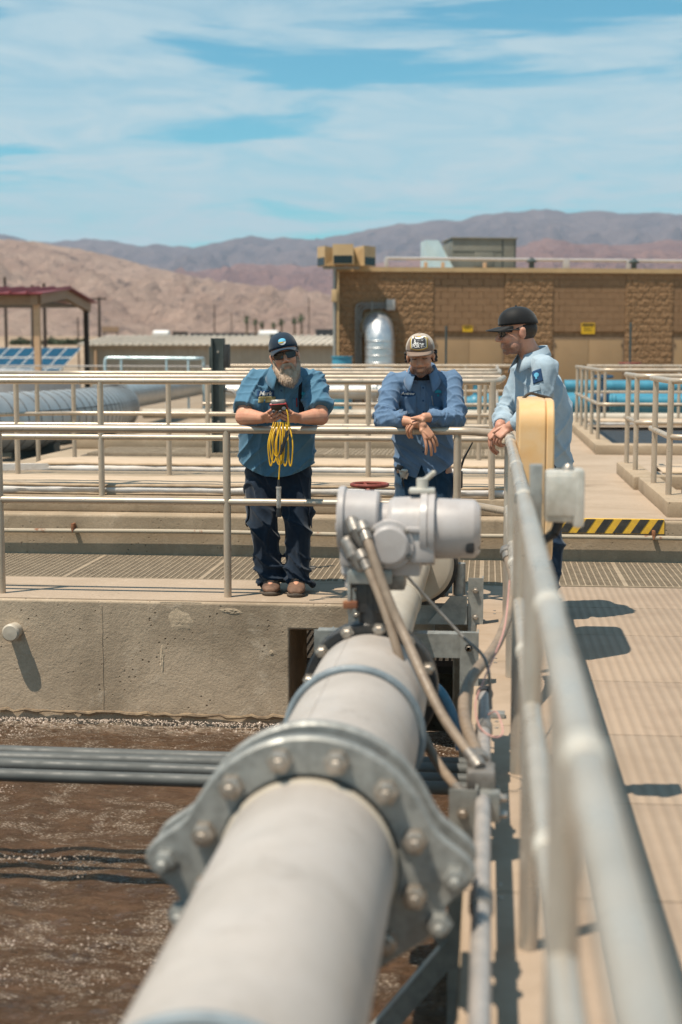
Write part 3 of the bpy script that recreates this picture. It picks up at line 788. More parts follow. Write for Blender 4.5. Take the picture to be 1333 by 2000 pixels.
# ------------------------------------------------------------------ motor-operated valve
va = thing('motor_valve', 'white motor actuator on a black valve in the pipe line', 'valve', (PX, 4.84, PZ))
m = MB(); m.lathe((0, 0, 0), (0, 1, 0), [(0, .17), (0, .229), (.006, .235), (.084, .235), (.09, .229), (.09, .17)], 56); m.build('valve_body', 'valve_black', va)
for i in range(12):
    a = R_(i * 30 + 8); bolt(va, (math.sin(a) * .216, -.001, math.cos(a) * .216), (0, -1, 0), .018, .026, 'bolt_steel')
m = MB(); m.cyl((.0, .045, .22), (0, .045, .37), .045, 20); m.box((.005, .045, .335), (.115, .085, .13), None, .008); m.build('neck', 'valve_black', va)
m = MB(); m.box((.0, -.01, .40), (.15, .02, .05), None, .006); m.box((-.075, .03, .34), (.012, .07, .15), None, .004); m.build('bracket', 'galv_plate', va)
m = MB(); m.box((-.07, -.005, .30), (.05, .03, .025), None, .005); m.build('indicator', 'rust_orange', va)
AX, AZ = .126, .557   # actuator centre in the valve's own frame
def bar(n_, x0, prof, z=0., y=.1, mat='paint_white', seg=48, sm=32):
    m = MB(); m.lathe((AX + x0, y, AZ + z), (1, 0, 0), prof, seg); return m.build(n_, mat, va, True, sm)
bar('terminal_housing', -.245, [(0, .082), (0, .112), (.006, .116), (.022, .116), (.028, .104), (.135, .100), (.143, .092), (.143, .05)], .03)
bar('housing_neck', -.105, [(0, .068), (.075, .068)], .02)
bar('gear_housing', -.075, [(0, .07), (.003, .095), (.02, .108), (.115, .112), (.118, .128), (.14, .130), (.144, .124), (.148, .128), (.166, .128), (.168, .10)], .0)
bar('motor_housing', .088, [(0, .104), (.012, .106), (.135, .102), (.142, .100), (.16, .082), (.162, .05)], .0)
m = MB(); m.box((AX - .175, .10, AZ - .065), (.125, .15, .13), None, .015); m.box((AX - .235, .10, AZ + .012), (.03, .20, .03), None, .006); m.build('terminal_base', 'paint_white', va)
m = MB(); m.box((AX - .03, .10, AZ - .115), (.15, .16, .09), None, .012); m.box((AX + .05, .06, AZ - .055), (.09, .15, .11), None, .02); m.box((AX + .035, .035, AZ + .008), (.085, .12, .018), None, .006); m.build('gear_base', 'paint_white', va)
m = MB(); m.lathe((AX - .06, -.01, AZ - .045), (0, -1, 0), [(-.08, .085), (0, .085), (.012, .083), (.014, .068), (.03, .067), (.036, .058), (.038, .0)], 40); m.build('round_cover', 'paint_white', va, True, 30)
for a in (40, 140, 250, 330):
    bolt(va, (AX - .06 + .077 * math.cos(R_(a)), -.021, AZ - .045 + .077 * math.sin(R_(a))), (0, -1, 0), .008, .012, 'fitting_grey')
m = MB(); m.lathe((AX - .18, .10, AZ - .13), (0, 0, -1), [(0, .06), (.03, .06), (.05, .045), (.08, .045)], 24); m.build('gear_flange', 'paint_white', va)
m = MB(); m.box((AX - .06, .1, AZ - .185), (.10, .10, .06), None, .01); m.build('adapter', 'fitting_grey', va)
m = MB(); m.lathe((AX + .225, .06, AZ - .04), (1, 0, 0), [(0, .03), (.02, .03), (.024, .024)], 20); m.box((AX + .215, .02, AZ - .05), (.03, .03, .05), None, .008); m.build('handle_knob', 'black_plastic', va)
m = MB(); m.box((AX + .045, .1, AZ + .132), (.09, .07, .018), None, .006); m.cyl((AX + .045, .1, AZ + .14), (AX + .045, .1, AZ + .175), .02, 14); m.cap((AX + .05, .1, AZ + .165), .009, (AX + .085, .095, AZ + .195), .009, 10); m.build('declutch_lever', 'cast_alu', va)
m = MB(); m.chain([(AX - .19, .0, AZ + .03), (AX - .175, -.02, AZ + .0), (AX - .15, -.03, AZ - .04)], [.024, .026, .02], 14); m.build('cable_gland', 'fitting_grey', va)
m = MB(); m.chain([(AX - .205, .0, AZ - .04), (AX - .18, -.02, AZ - .085), (AX - .16, -.03, AZ - .12)], [.026, .028, .02], 14); m.build('cable_gland', 'fitting_grey', va)

# ------------------------------------------------------------------ pipe supports
def angle_post(m, x, y, z0, z1, w=.07, t_=.007):
    m.span((x - w, y, z0), (x, y + t_, z1)); m.span((x - t_, y + t_, z0), (x, y + w, z1))
def support(label, y, zt, xr, xl, beam_z, brace=False):
    root = thing('pipe_support', label, 'pipe support', (0, y, 0), 0, 'galvanised pipe supports')
    for x, w in ((xr, .085), (xl + .085, .085)):
        m = MB(); angle_post(m, x, 0, -1.2, zt, w); m.build('post', 'galv_plate', root, False)
    m = MB(); m.span((xl + .09, .01, beam_z - .11), (xr - .008, .017, beam_z)); m.span((xl + .09, .017, beam_z - .009), (xr - .008, .085, beam_z)); m.span((xl + .09, .017, beam_z - .11), (xr - .008, .085, beam_z - .102)); m.build('cross_beam', 'galv_plate', root, False)
    for zz in (zt - .07, beam_z - .06):
        for x in (xr - .045, xl + .045): bolt(root, (x, -.001, zz), (0, -1, 0), .013, .018)
    if brace:
        m = MB(); m.box((xr - .19, .03, -.42), (.06, .05, .62), Euler((0, R_(38), 0))); m.build('brace', 'galv_plate', root, False)
        m = MB(); m.box((xr - .16, .04, -.15), (.05, .05, .5), Euler((0, R_(-35), 0))); m.build('brace', 'galv_plate', root, False)
    return root
support('nearest galvanised angle support right of the big pipe', 4.1, .228, -.02, -.80, .06, True)
s2 = support('middle galvanised support frame under the slim pipe', 6.4, .245, -.035, -.79, .235)
m = MB(); m.span((-.775, -.012, .1), (-.62, .07, .243)); m.build('bracket', 'galv_plate', s2, False)
s3 = support('farthest support frame beside the wide pipe end', 7.9, .26, -.02, -.78, .10)
m = MB(); m.prism([(-.33, .0), (-.11, .0), (-.11, .16), (-.2, .16)], (0, -.02, 0), (1, 0, 0), (0, 0, 1), (0, .015, 0)); m.build('saddle_plate', 'galv_plate', s3, False)
m = MB(); m.cyl((-.155, .03, .16), (-.155, .03, .34), .034, 20); m.cyl((-.155, .03, .13), (-.155, .03, .17), .022, 16); m.build('spring_can', 'galvanised', s3)
# rigid conduit along the strip, carried on the supports
rc = thing('rigid_conduit', 'straight grey conduit along the foot of the long handrail', 'conduit', (-.005, 0, .19))
for (a, b) in ((1.0, 3.3), (3.36, 4.28), (4.34, 4.9), (4.96, 5.42)):
    MB().cyl((0, a, 0), (0, b, 0), .0235, 18).build('tube', 'fitting_grey2', rc)
for y in (3.33, 4.31, 4.93):
    MB().lathe((0, y - .05, 0), (0, 1, 0), [(0, .0236), (.003, .03), (.097, .03), (.1, .0236)], 20).build('coupling', 'fitting_grey', rc)
m = MB(); m.lathe((0, 5.42, 0), (0, 1, 0), [(0, .03), (.04, .034), (.08, .028)], 16); m.build('end_bushing', 'rubber_black', rc)
for y in (4.14, 2.6):
    m = MB(); m.box((.02, y, -.02), (.06, .05, .09), None, .006); m.build('strap', 'galv_plate', rc)
    for dz in (-.045, .005): bolt(rc, (.05, y, dz), (1, 0, 0), .012, .02)
jb2 = tag(MB().box((-.012, 4.22, .235), (.085, .12, .06), None, .01).build('junction_fitting', 'fitting_grey'), 'grey conduit body where the tan flexible hoses end', 'conduit fitting')
# flexible conduits
def flex(label, pts, r, mat='conduit_tan', ends=True):
    root = thing('flexible_conduit', label, 'conduit', pts[0])
    o = Vector(pts[0]); P_ = [tuple(Vector(p) - o) for p in pts]; path = bez(P_, 10)
    MB().tube(path, r, 12).build('hose', mat, root)
    if ends:
        for a, b in ((path[0], path[2]), (path[-1], path[-3])):
            d = (Vector(b) - Vector(a)).normalized()
            MB().lathe(Vector(a) - d * .01, d, [(0, r * 1.25), (.02, r * 1.5), (.035, r * 1.5), (.04, r * 1.2), (.075, r * 1.2)], 14).build('fitting', 'fitting_grey', root)
    return root
flex('tan flexible conduit from the actuator top down to the grey fitting', [(-.425, 4.80, .925), (-.391, 4.741, .849), (-.33, 4.68, .70), (-.27, 4.623, .585), (-.143, 4.411, .383), (-.02, 4.21, .27)], .0165)
flex('shorter tan conduit dropping from the actuator behind the big pipe', [(-.43, 4.79, .83), (-.385, 4.74, .75), (-.33, 4.68, .63), (-.285, 4.63, .50), (-.25, 4.62, .36), (-.16, 4.45, .22), (-.06, 4.24, .16)], .0155)
flex('brown curved conduit sweeping from the handrail post to the strip', [(.085, 6.45, .62), (.115, 6.2, .48), (.051, 5.742, .348), (-.059, 5.121, .319), (-.072, 4.81, .265), (-.015, 4.33, .25)], .021)
flex('thin grey cable hanging from the valve to the support', [(-.33, 5.28, .76), (-.311, 5.239, .704), (-.192, 5.236, .571), (-.09, 5.2, .47), (.0, 5.13, .39), (.02, 5.1, .22)], .006, 'fitting_grey', False)
flex('thin pink wire looped over the grey conduit', [(.09, 5.7, .6), (.066, 5.353, .467), (.0, 5.05, .36), (-.035, 4.92, .29), (-.02, 4.82, .23), (.03, 4.78, .205), (.06, 4.83, .21), (.04, 4.9, .26), (.01, 4.95, .24)], .003, 'pink_wire', False)
flex('blue hose looped behind the middle support', [(-.35, 5.75, .12), (-.22, 5.72, .16), (-.14, 5.70, .06), (-.1, 5.7, -.1)], .02, 'teal_dark', False)
# bent conduit strap on the strip
sb = thing('strip_bracket', 'small galvanised bracket lying on the edge strip', 'bracket', (.03, 5.85, 0))
m = MB(); m.span((-.06, -.03, 0), (.05, .03, .02), .003); m.build('plate', 'galvanised', sb); bolt(sb, (-.045, 0, .02), (0, 0, 1), .012, .02)

# ------------------------------------------------------------------ junction box and life-ring case on the long handrail
jb = thing('junction_box', 'cast metal junction box on a strut beside the long handrail', 'junction box', (.235, 4.6, 1.05))
m = MB(); m.box((.008, 0, .005), (.125, .10, .165), None, .014); m.box((.052, -.002, -.0), (.035, .116, .185), None, .012); m.box((.0, -.053, .01), (.10, .012, .13), None, .004); m.build('box', 'cast_alu', jb)
m = MB(); m.span((-.103, -.03, -.09), (-.062, .03, .105), .004); m.build('strut', 'galvanised', jb)
m = MB(); m.lathe((.02, 0, .085), (0, 0, 1), [(0, .02), (.012, .018), (.022, .01)], 12); m.build('top_screw', 'bolt_steel', jb)
m = MB(); m.chain([(-.005, .0, -.08), (-.02, .0, -.115), (-.06, .02, -.15)], [.016, .016, .014], 10); m.build('cable_gland', 'rubber_black', jb)
m = MB(); m.span((-.15, -.02, -.02), (-.06, .02, .01)); m.build('clamp', 'galvanised', jb, False)
lr = thing('life_ring_case', 'pale orange rounded life ring case hanging on the handrail', 'life ring case', (.16, 7.2, .90))
def slab(n_, x0, x1, k, rc=.13):
    pts = []
    hw, z0, z1 = .365 * k, -.40 * k, .388 * k
    for (cy, cz, a0) in ((hw - rc, z1 - rc, 0), (-hw + rc, z1 - rc, 90), (-hw + rc, z0 + rc, 180), (hw - rc, z0 + rc, 270)):
        for j in range(9): a_ = R_(a0 + j * 11.25); pts.append((cy + rc * math.cos(a_), cz + rc * math.sin(a_)))
    m = MB(); m.prism(pts, (x0, 0, 0), (0, 1, 0), (0, 0, 1), (x1 - x0, 0, 0)); o = m.build(n_, 'buoy_orange', lr, True, 30); bevel_mod(o, .008, 2); return o
slab('shell', -.018, .112, 1.0); slab('lid', .1125, .152, .998)
m = MB(); m.tube(bez([(-.0, -.02, .375), (.04, -.02, .41), (.09, .0, .40), (.15, .02, .385)], 6), .008, 8); m.build('hanger', 'steel_dark', lr)
# ------------------------------------------------------------------ red handwheel
hw = thing('handwheel', 'red valve handwheel on a rusty stem behind the actuator', 'handwheel', (-.824, 9.86, 0))
m = MB(); m.tube([(math.cos(a) * .125, math.sin(a) * .125, .598) for a in np.linspace(0, 2 * math.pi, 40, endpoint=False)], .0135, 10, closed=True)
for k in range(4):
    a = k * math.pi / 2 + .4; m.tube([(math.cos(a) * .12, math.sin(a) * .12, .596), (math.cos(a) * .02, math.sin(a) * .02, .575)], .011, 8)
m.lathe((0, 0, .53), (0, 0, 1), [(0, .03), (.03, .035), (.05, .024), (.06, .022)], 16); m.build('wheel', 'rust_red', hw)
m = MB(); m.cyl((0, 0, .0), (0, 0, .54), .026, 16); m.lathe((0, 0, .36), (0, 0, 1), [(0, .03), (.0, .036), (.1, .036), (.1, .03)], 16); m.build('stem', 'rust_orange', hw)
m = MB(); m.box((0, 0, .01), (.14, .14, .02), None, .004); m.build('base_plate', 'rust_orange', hw)
sp = thing('strut_post', 'thin grey strut post behind the bearded man', 'post', (-1.255, 9.86, 0))
m = MB(); m.span((-.012, -.02, 0), (.012, .02, .47)); m.build('channel', 'fitting_grey', sp, False)
m = MB(); m.span((-.034, -.03, .27), (-.014, .0, .47), .003); m.build('box', 'galvanised', sp)
m = MB(); m.span((-.05, -.05, 0), (.05, .05, .012)); m.build('base_plate', 'fitting_grey', sp, False)

# ------------------------------------------------------------------ block building
BA = R_(12.4); BL = Vector((-4.704, 43.517, 0))
BU = Vector((math.cos(BA), math.sin(BA), 0)); BN = Vector((math.sin(BA), -math.cos(BA), 0))
bd = thing('block_building', 'long brown block building with tan double doors and flat roof', 'building', BL, BA)
# local frame: x along the facade, -y outwards, z up
SEG = [(0, 3.05, 's'), (3.05, 5.27, 'm'), (5.27, 6.8, 's'), (6.8, 9.11, 'm'), (9.11, 10.65, 's'), (10.65, 12.9, 'm'), (12.9, 14.4, 's')]
CH, TOP = .2, 3.98
m = MB(); m.prism([(.01, .06), (14.38, .06), (14.38, 9), (4.2, 9)], (0, 0, -.1), (1, 0, 0), (0, 1, 0), (0, 0, TOP + .1)); m.build('wall_core', 'mortar', bd, False)
rb = random.Random(5)
def rough_block(w, seed):
    rr = random.Random(seed); nx, nz = max(3, round(w / .045)), 5; m = MB(); h = CH - .004; vs = []; fs = []
    for j in range(nz + 1):
        for i in range(nx + 1):
            e = .55 if i in (0, nx) or j in (0, nz) else 1
            d = (.012 + rr.uniform(0, .034)) * e + .004
            vs.append((w * i / nx + (rr.uniform(-.01, .01) if 0 < i < nx else 0), -d, h * j / nz + (rr.uniform(-.008, .008) if 0 < j < nz else 0)))
    for j in range(nz):
        for i in range(nx): a = j * (nx + 1) + i; fs.append((a, a + 1, a + nx + 2, a + nx + 1))
    o = len(vs); vs += [(0, .07, 0), (w, .07, 0), (w, .07, h), (0, .07, h)]
    c = [0, nx, (nz + 1) * (nx + 1) - 1, nz * (nx + 1)]
    fs += [tuple(list(range(0, nx + 1))[::-1]) + (o, o + 1), tuple(range(nz * (nx + 1), (nz + 1) * (nx + 1))) + (o + 2, o + 3)]
    fs += [tuple(j * (nx + 1) for j in range(nz + 1)) + (o + 3, o), tuple(j * (nx + 1) + nx for j in range(nz, -1, -1)) + (o + 1, o + 2)]
    m.add(vs, fs); return m.mesh('split_block', False)
def flat_block(w, seed):
    m = MB(); m.span((.0, -.002, 0), (w, .07, CH - .008), .004); return m.mesh('smooth_block', False)
cacheb = {}
def block_mesh(kind, w):
    w = round(w / .0254) * .0254; k = (kind, round(w, 3), rb.randint(0, 7 if kind == 's' else 0))
    if k not in cacheb: cacheb[k] = (rough_block if kind == 's' else flat_block)(w, hash(k[1:]) % 9999)
    return cacheb[k]
low = {'s': MB(), 'm': MB()}
for (a, b, kd) in SEG:
    nC = 20; n = round((b - a) / .4064); L_ = (b - a) / n
    for c in range(nC):
        z = TOP - (c + 1) * CH
        if kd == 'm' and z < 2.0: continue
        xs = [a + i * L_ for i in range(n + 1)] if c % 2 == 0 else [a] + [a + (i + .5) * L_ for i in range(n)] + [b]
        for i in range(len(xs) - 1):
            w = xs[i + 1] - xs[i] - .008
            me = block_mesh(kd, w)
            if z >= 1.15 and a < 10.6:
                o = link('split_block' if kd == 's' else 'smooth_block', me, 'split_block' if kd == 's' else 'smooth_block', bd, (xs[i] + .004, 0, z + .004))
            else:
                low[kd].add([(v.co.x + xs[i] + .004, v.co.y, v.co.z + z + .004) for v in me.vertices], [tuple(p.vertices) for p in me.polygons])
for kd, nm, mt in (('s', 'low_split_blocks', 'split_block'), ('m', 'end_smooth_blocks', 'smooth_block')):
    if low[kd].v: o = low[kd].build(nm, mt, bd, False); o['kind'] = 'stuff'
m = MB(); m.prism([(-.06, -.10), (14.5, -.10), (14.5, 9), (4.1, 9)], (0, 0, TOP), (1, 0, 0), (0, 1, 0), (0, 0, .035)); m.span((-.05, -.085, TOP + .036), (14.5, -.06, TOP + .13)); m.span((-.05, -.0845, TOP + .131), (14.5, .3, TOP + .14)); m.build('roof_edge', 'metal_tan', bd)
for (a, b) in ((3.07, 5.25), (6.82, 9.09), (10.67, 12.88)):
    mid = (a + b) / 2
    for (p, q) in ((a + .05, mid - .006), (mid + .006, b - .05)):
        m = MB(); m.span((p, .0, -.1), (q, .05, 1.94), .006); d = m.build('door', 'door_tan', bd)
        m = MB(); xx = q - .12 if p < mid - .1 else p + .12; m.cyl((xx, -.03, .95), (xx, -.03, 1.15), .015, 8); m.build('handle', 'steel_dark', d)
        hx = p + .02 if p < mid - .1 else q - .02
        for hz_ in (.3, 1.0, 1.7): m = MB(); m.cyl((hx, -.012, hz_), (hx, -.012, hz_ + .12), .012, 6); m.build('hinge', 'steel_dark', d)
    m = MB(); m.span((a, -.004, 1.95), (b, .05, 2.0)); m.span((a, -.004, -.1), (a + .045, .05, 1.949)); m.span((b - .045, -.004, -.1), (b, .05, 1.949)); m.build('door_frame', 'steel_tan', bd, False)
# signs on the wall
def yellow_sign(label, x, z, w, h, lines):
    s = thing('warning_sign', label, 'sign', BL + BU * x + BN * .02 + Vector((0, 0, z)), BA)
    m = MB(); m.span((-w / 2, -.006, -h / 2), (w / 2, .006, h / 2)); m.build('plate', 'sign_yellow', s, False)
    m = MB(); m.span((-w * .44, -.009, h * .22), (w * .44, -.0065, h * .42)); m.build('header', 'sign_black', s, False)
    for k in range(lines):
        z0 = h * (.08 - k * .16); ww = w * (.36 - .05 * (k % 2))
        m = MB(); x0 = -ww
        while x0 < ww - .02:
            l = .02 + .03 * ((k * 7 + int(x0 * 91)) % 3); m.span((x0, -.009, z0 - h * .04), (min(ww, x0 + l), -.0065, z0 + h * .03)); x0 += l + .015
        m.build('print', 'sign_black', s, False)
yellow_sign('small yellow warning sign above the left double door', 4.11, 2.265, .31, .19, 2)
yellow_sign('larger yellow and black warning sign above the middle doors', 7.92, 2.28, .43, .335, 3)
# silver duct coming out of the wall
dt = thing('wall_duct', 'shiny silver duct elbow dropping from the block wall', 'duct', BL + BU * 1.27 + Vector((0, 0, 0)), BA)
ctr = [(0, .05, 2.30), (0, -.25, 2.30)] + arc((0, -.25, 1.75), .55, math.pi / 2, math.pi, 8, (0, 1, 0), (0, 0, 1))[1:] + [(0, -.8, .0)]
m = MB(); m.tube(ctr, .44, 40); m.build('duct', 'duct_silver', dt, True, 50)
for k in range(9):
    m = MB(); zz = 1.9 - k * .22; m.lathe((0, -.8, zz), (0, 0, -1), [(0, .441), (.012, .452), (.03, .452), (.042, .441)], 40, False); m.build('seam_band', 'duct_silver', dt)
m = MB(); m.tube([(0, -.02, 2.30), (0, -.14, 2.30)], .52, 32); m.build('collar', 'foam_edge', dt)
ec = thing('conduit_run', 'three thin conduits bending down from a grey wall box', 'conduit', BL + BU * 1.0 + Vector((0, 0, 0)), BA)
for k in range(3):
    o_ = .075 * k; MB().tube(fillet([(.55, -.11, 3.02 - o_ * .9), (-.37 + o_, -.11, 3.02 - o_ * .9), (-.37 + o_, -.11, .0)], .2), .028, 10).build('tube', 'fitting_grey', ec)
m = MB(); m.span((.55, -.22, 2.81), (.82, -.07, 3.14), .01); m.build('box', 'fitting_grey2', ec)
m = MB(); m.span((.1, -.15, 2.8), (.14, -.07, 3.08)); m.build('bracket', 'fitting_grey', ec, False)
# rooftop plant
hv = thing('rooftop_unit', 'grey-green rooftop air handling unit on the block building', 'air unit', BL + BU * 5.75 + BN * -6.2 + Vector((0, 0, 4.02)), BA)
m = MB(); m.span((-1.12, -.9, .1), (1.12, .9, 1.40), .02); m.build('casing', 'roof_grey', hv)
m = MB(); m.span((-1.16, -.95, 1.40), (1.16, .95, 1.45), .01); m.build('lid', 'roof_grey', hv)
m = MB(); m.span((-.35, -.93, .45), (.32, -.9, .95), .01); m.build('hatch', 'roof_grey', hv)
m = MB(); m.span((.62, -.915, .12), (.66, -.9, 1.39)); m.span((-1.1, -.912, .96), (.61, -.9, .985)); m.span((1.06, -.915, .12), (1.1, -.9, 1.39)); m.build('panel_joint', 'green_steel', hv, False)
dp = thing('roof_transition', 'pale blue tapered duct hood left of the rooftop unit', 'duct', BL + BU * 4.1 + BN * -5.5 + Vector((0, 0, 4.02)), BA)
m = MB(); vs = [(-.45, -.5, .0), (.55, -.6, .1), (.55, .6, .1), (-.45, .5, .0), (-.45, -.5, 1.32), (.0, -.5, 1.32), (0, .5, 1.32), (-.45, .5, 1.32), (.52, -.62, .35)]
m.add(vs, [(0, 1, 8, 5, 4), (4, 5, 6, 7), (1, 2, 6, 5, 8), (2, 3, 7, 6), (0, 4, 7, 3), (0, 3, 2, 1)]); m.build('hood', 'duct_pale', dp, False)
m = MB(); m.span((-.5, -.7, -.0), (2.9, -.5, .28)); m.build('base_duct', 'duct_pale', dp, False)
rp = thing('roof_pipe', 'white pipe on short stands along the flat roof', 'pipe', BL + BU * .6 + BN * -2.6 + Vector((0, 0, 4.2)), BA)
m = MB(); m.cyl((1.35, 0, .36), (13.5, 0, .33), .05, 14); m.build('tube', 'paint_white', rp)
for x in (1.35, 7.3, 9.4, 11.6, 13.2):
    m = MB(); m.box((x, 0, .18), (.12 if x != 7.3 else .22, .12, .42), None, .02); m.build('stand', 'paint_white', rp)
for (x, lb) in ((6.6, 'dark roof vent cap left of the white pipe joint'), (10.0, 'dark roof vent cap near the right end of the roof')):
    v_ = thing('roof_vent', lb, 'vent', BL + BU * x + BN * -2.0 + Vector((0, 0, 4.02)), BA, 'roof vents')
    MB().cyl((0, 0, 0), (0, 0, .42), .09, 12).build('pipe', 'green_steel', v_); MB().lathe((0, 0, .4), (0, 0, 1), [(0, .17), (.05, .17), (.16, .03)], 12).build('cowl', 'green_steel', v_)
for (x, lb) in ((3.05, 'left short tan post on the roof edge'), (3.6, 'second short tan post on the roof edge'), (4.95, 'right short tan post on the roof edge')):
    tag(MB().box(BL + BU * x + BN * -1.5 + Vector((0, 0, 4.2)), (.1, .1, .36), Euler((0, 0, BA)), .01).build('roof_post', 'column_tan'), lb, 'post', 'tan roof posts')
# flood lights on a pole at the building corner
fl = thing('flood_lights', 'three tan hooded flood lights on a pole at the building corner', 'flood light', (-4.62, 43.0, 0))
def hood(name, c, rz, tilt=0.):
    m = MB(); M = Euler((R_(tilt), 0, R_(rz))).to_matrix(); w, d, h = .31, .36, .31
    vs = [(-w, -d, -h), (w, -d, -h), (w, d, -h), (-w, d, -h), (-w, -d, h * .9), (w, -d, h * .9), (w * .8, d, h * .6), (-w * .8, d, h * .6)]
    vs = [tuple(M @ Vector(p) + Vector(c)) for p in vs]
    m.add(vs, [(0, 1, 5, 4), (1, 2, 6, 5), (2, 3, 7, 6), (3, 0, 4, 7), (4, 5, 6, 7), (0, 3, 2, 1)]); h1 = m.build(name, 'metal_tan', fl, False)
    m = MB(); p0 = M @ Vector((0, -d - .005, -h * .55)) + Vector(c); m.box(p0, (w * 1.8, .01, h * .75), M.to_euler()); m.build('lens', 'lens_dark', h1, False)
    return h1
hood('lamp_hood', (.27, -.22, 4.44), 0)
hood('lamp_hood', (-.14, .22, 4.42), -62); hood('lamp_hood', (.70, .22, 4.42), 62)
m = MB(); m.cyl((-.05, .1, -.1), (-.05, .1, 4.2), .055, 14); m.span((-.4, .0, 4.03), (.7, .3, 4.09)); m.build('pole', 'galvanised', fl)
m = MB(); m.span((-.13, -.06, 3.05), (.03, .1, 3.42), .01); m.build('ballast_box', 'metal_tan', fl)
m = MB(); m.span((.03, .02, 1.0), (.08, .18, 3.95)); m.build('cover_strip', 'metal_tan', fl, False)

# ------------------------------------------------------------------ pipes and gear between deck and building
def flanged_pipe(name, label, a, b, r, mat, fl_at=(), fmat=None, n=32):
    root = thing(name, label, 'pipe', a); a, b = Vector(a), Vector(b); d = (b - a).normalized()
    MB().cyl((0, 0, 0), b - a, r, n).build('pipe_section', mat, root)
    for s_ in fl_at:
        MB().lathe(d * s_, d, [(0, r * 1.0), (0, r * 1.42), (.05, r * 1.42), (.05, r * 1.1), (.06, r * 1.42), (.11, r * 1.42), (.11, r)], n).build('flange', fmat or mat, root)
    return root
flanged_pipe('teal_pipe', 'teal pipe with flanges behind the rails left of the walkway', (-1.25, 30, .46), (1.2, 30, .46), .155, 'teal_pipe', (.55, 1.2))
flanged_pipe('teal_pipe', 'large teal pipe crossing behind the dark pit', (.98, 27.2, .56), (9, 27.2, .56), .215, 'teal_pipe', ())
flanged_pipe('teal_pipe', 'slimmer teal pipe in front of the tan doors at right', (1.9, 25.6, .66), (9, 25.6, .66), .11, 'teal_pipe', (.2,))
flanged_pipe('teal_pipe', 'farther teal pipe just below the back handrail', (1.6, 31, .80), (9, 31, .80), .14, 'teal_pipe', ())
flanged_pipe('cream_pipe', 'cream pipe crossing low behind the left handrails', (-6.5, 26.4, .38), (.75, 26.4, .38), .09, 'pipe_cream', ())
flanged_pipe('cream_pipe', 'cream pipe crossing low behind the right handrails', (1.0, 25.0, .40), (9, 25.0, .40), .085, 'pipe_cream', ())
flanged_pipe('silver_pipe', 'fat silver pipe between the two men at the rail', (-6.2, 33, .62), (-2.35, 33, .62), .17, 'clad_metal', (3.5,))
for (x, y, z, lb) in ((-.28, 30, .46, 'teal valve with handwheel on the left teal pipe'), (2.0, 25.6, .66, 'dark teal valve with handwheel on the right pipe')):
    vv = thing('pipe_valve', lb, 'valve', (x, y, z), 0, 'teal pipe valves')
    MB().ball((0, 0, 0), (.2, .18, .2), 16, 10).build('body', 'teal_pipe' if x < 0 else 'teal_dark', vv); MB().cyl((0, 0, .15), (0, 0, .42), .06, 12).build('bonnet', 'teal_pipe' if x < 0 else 'teal_dark', vv)
    m = MB(); m.tube([(math.cos(a) * .17, math.sin(a) * .05, .44 + math.sin(a) * .02) for a in np.linspace(0, 2 * math.pi, 20, endpoint=False)], .018, 6, closed=True); m.cyl((-.15, 0, .44), (.15, 0, .44), .012, 6); m.build('handwheel', 'teal_dark', vv)
for (x, z, lb) in ((-.85, 2.04, 'thin valve stem rod in front of the left double door'), (2.69, 2.1, 'thin valve stem rod with red wheel before the rough wall')):
    r_ = thing('stem_rod', lb, 'valve stem', (x, 28, -.1), 0, 'valve stem rods')
    MB().cyl((0, 0, 0), (0, 0, z + .1), .022, 8).build('rod', 'green_steel', r_)
    if x > 0: m = MB(); m.tube([(math.cos(a) * .2, math.sin(a) * .2, 1.42) for a in np.linspace(0, 2 * math.pi, 20, endpoint=False)], .02, 6, closed=True); m.cyl((-.2, 0, 1.42), (.2, 0, 1.42), .012, 6); m.build('handwheel', 'rust_red', r_)
db = thing('blue_drum', 'teal plastic drum by the building corner', 'drum', (-3.92, 38, -.1))
m = MB(); m.lathe((0, 0, 0), (0, 0, 1), [(0, .25), (.05, .27), (.5, .27), (.52, .285), (.54, .27), (1.0, .27), (1.02, .285), (1.04, .27), (1.48, .27), (1.53, .255)], 28); m.build('barrel', 'teal_pipe', db); MB().lathe((0, 0, 1.49), (0, 0, 1), [(0, .29), (.05, .29)], 28).build('lid', 'teal_pipe', db)
for (x, h, lb) in ((-6.62, 2.2, 'taller grey capped vent before the metal shed'), (-6.05, 1.85, 'shorter grey vent beside the bearded man\'s cap')):
    v_ = thing('vent_stack', lb, 'vent', (x, 44, -.1), 0, 'vent stacks'); MB().lathe((0, 0, 0), (0, 0, 1), [(0, .13), (h - .2, .13), (h - .2, .17), (h, .17)], 16).build('stack', 'green_steel', v_)
# insulated duct at left, with hoops
dc = thing('insulated_duct', 'fat silver insulated duct with dark hoops at far left', 'duct', (0, 0, 0))
dpath = [Vector(p) for p in ((-8.6, 16.9, .52), (-7.15, 21.0, .48), (-6.9, 24.5, .47), (-7.3, 27.5, .45))]
dp2 = bez([p[:] for p in dpath], 12)
MB().tube(dp2, .45, 44).build('cladding', 'clad_metal', dc, True, 60)
for i in range(1, len(dp2) - 1):
    d = (Vector(dp2[i + 1]) - Vector(dp2[i - 1])).normalized(); u_ = d.cross(Vector((0, 0, 1))).normalized(); w_ = u_.cross(d)
    MB().tube([(Vector(dp2[i]) + (u_ * math.cos(a) + w_ * math.sin(a)) * .452)[:] for a in np.linspace(0, 2 * math.pi, 36, endpoint=False)], .006, 5, closed=True).build('hoop', 'steel_dark', dc)
MB().tube([(Vector(p) + Vector((.42, -.1, .16)))[:] for p in dp2], .008, 5).build('lap_seam', 'steel_dark', dc)
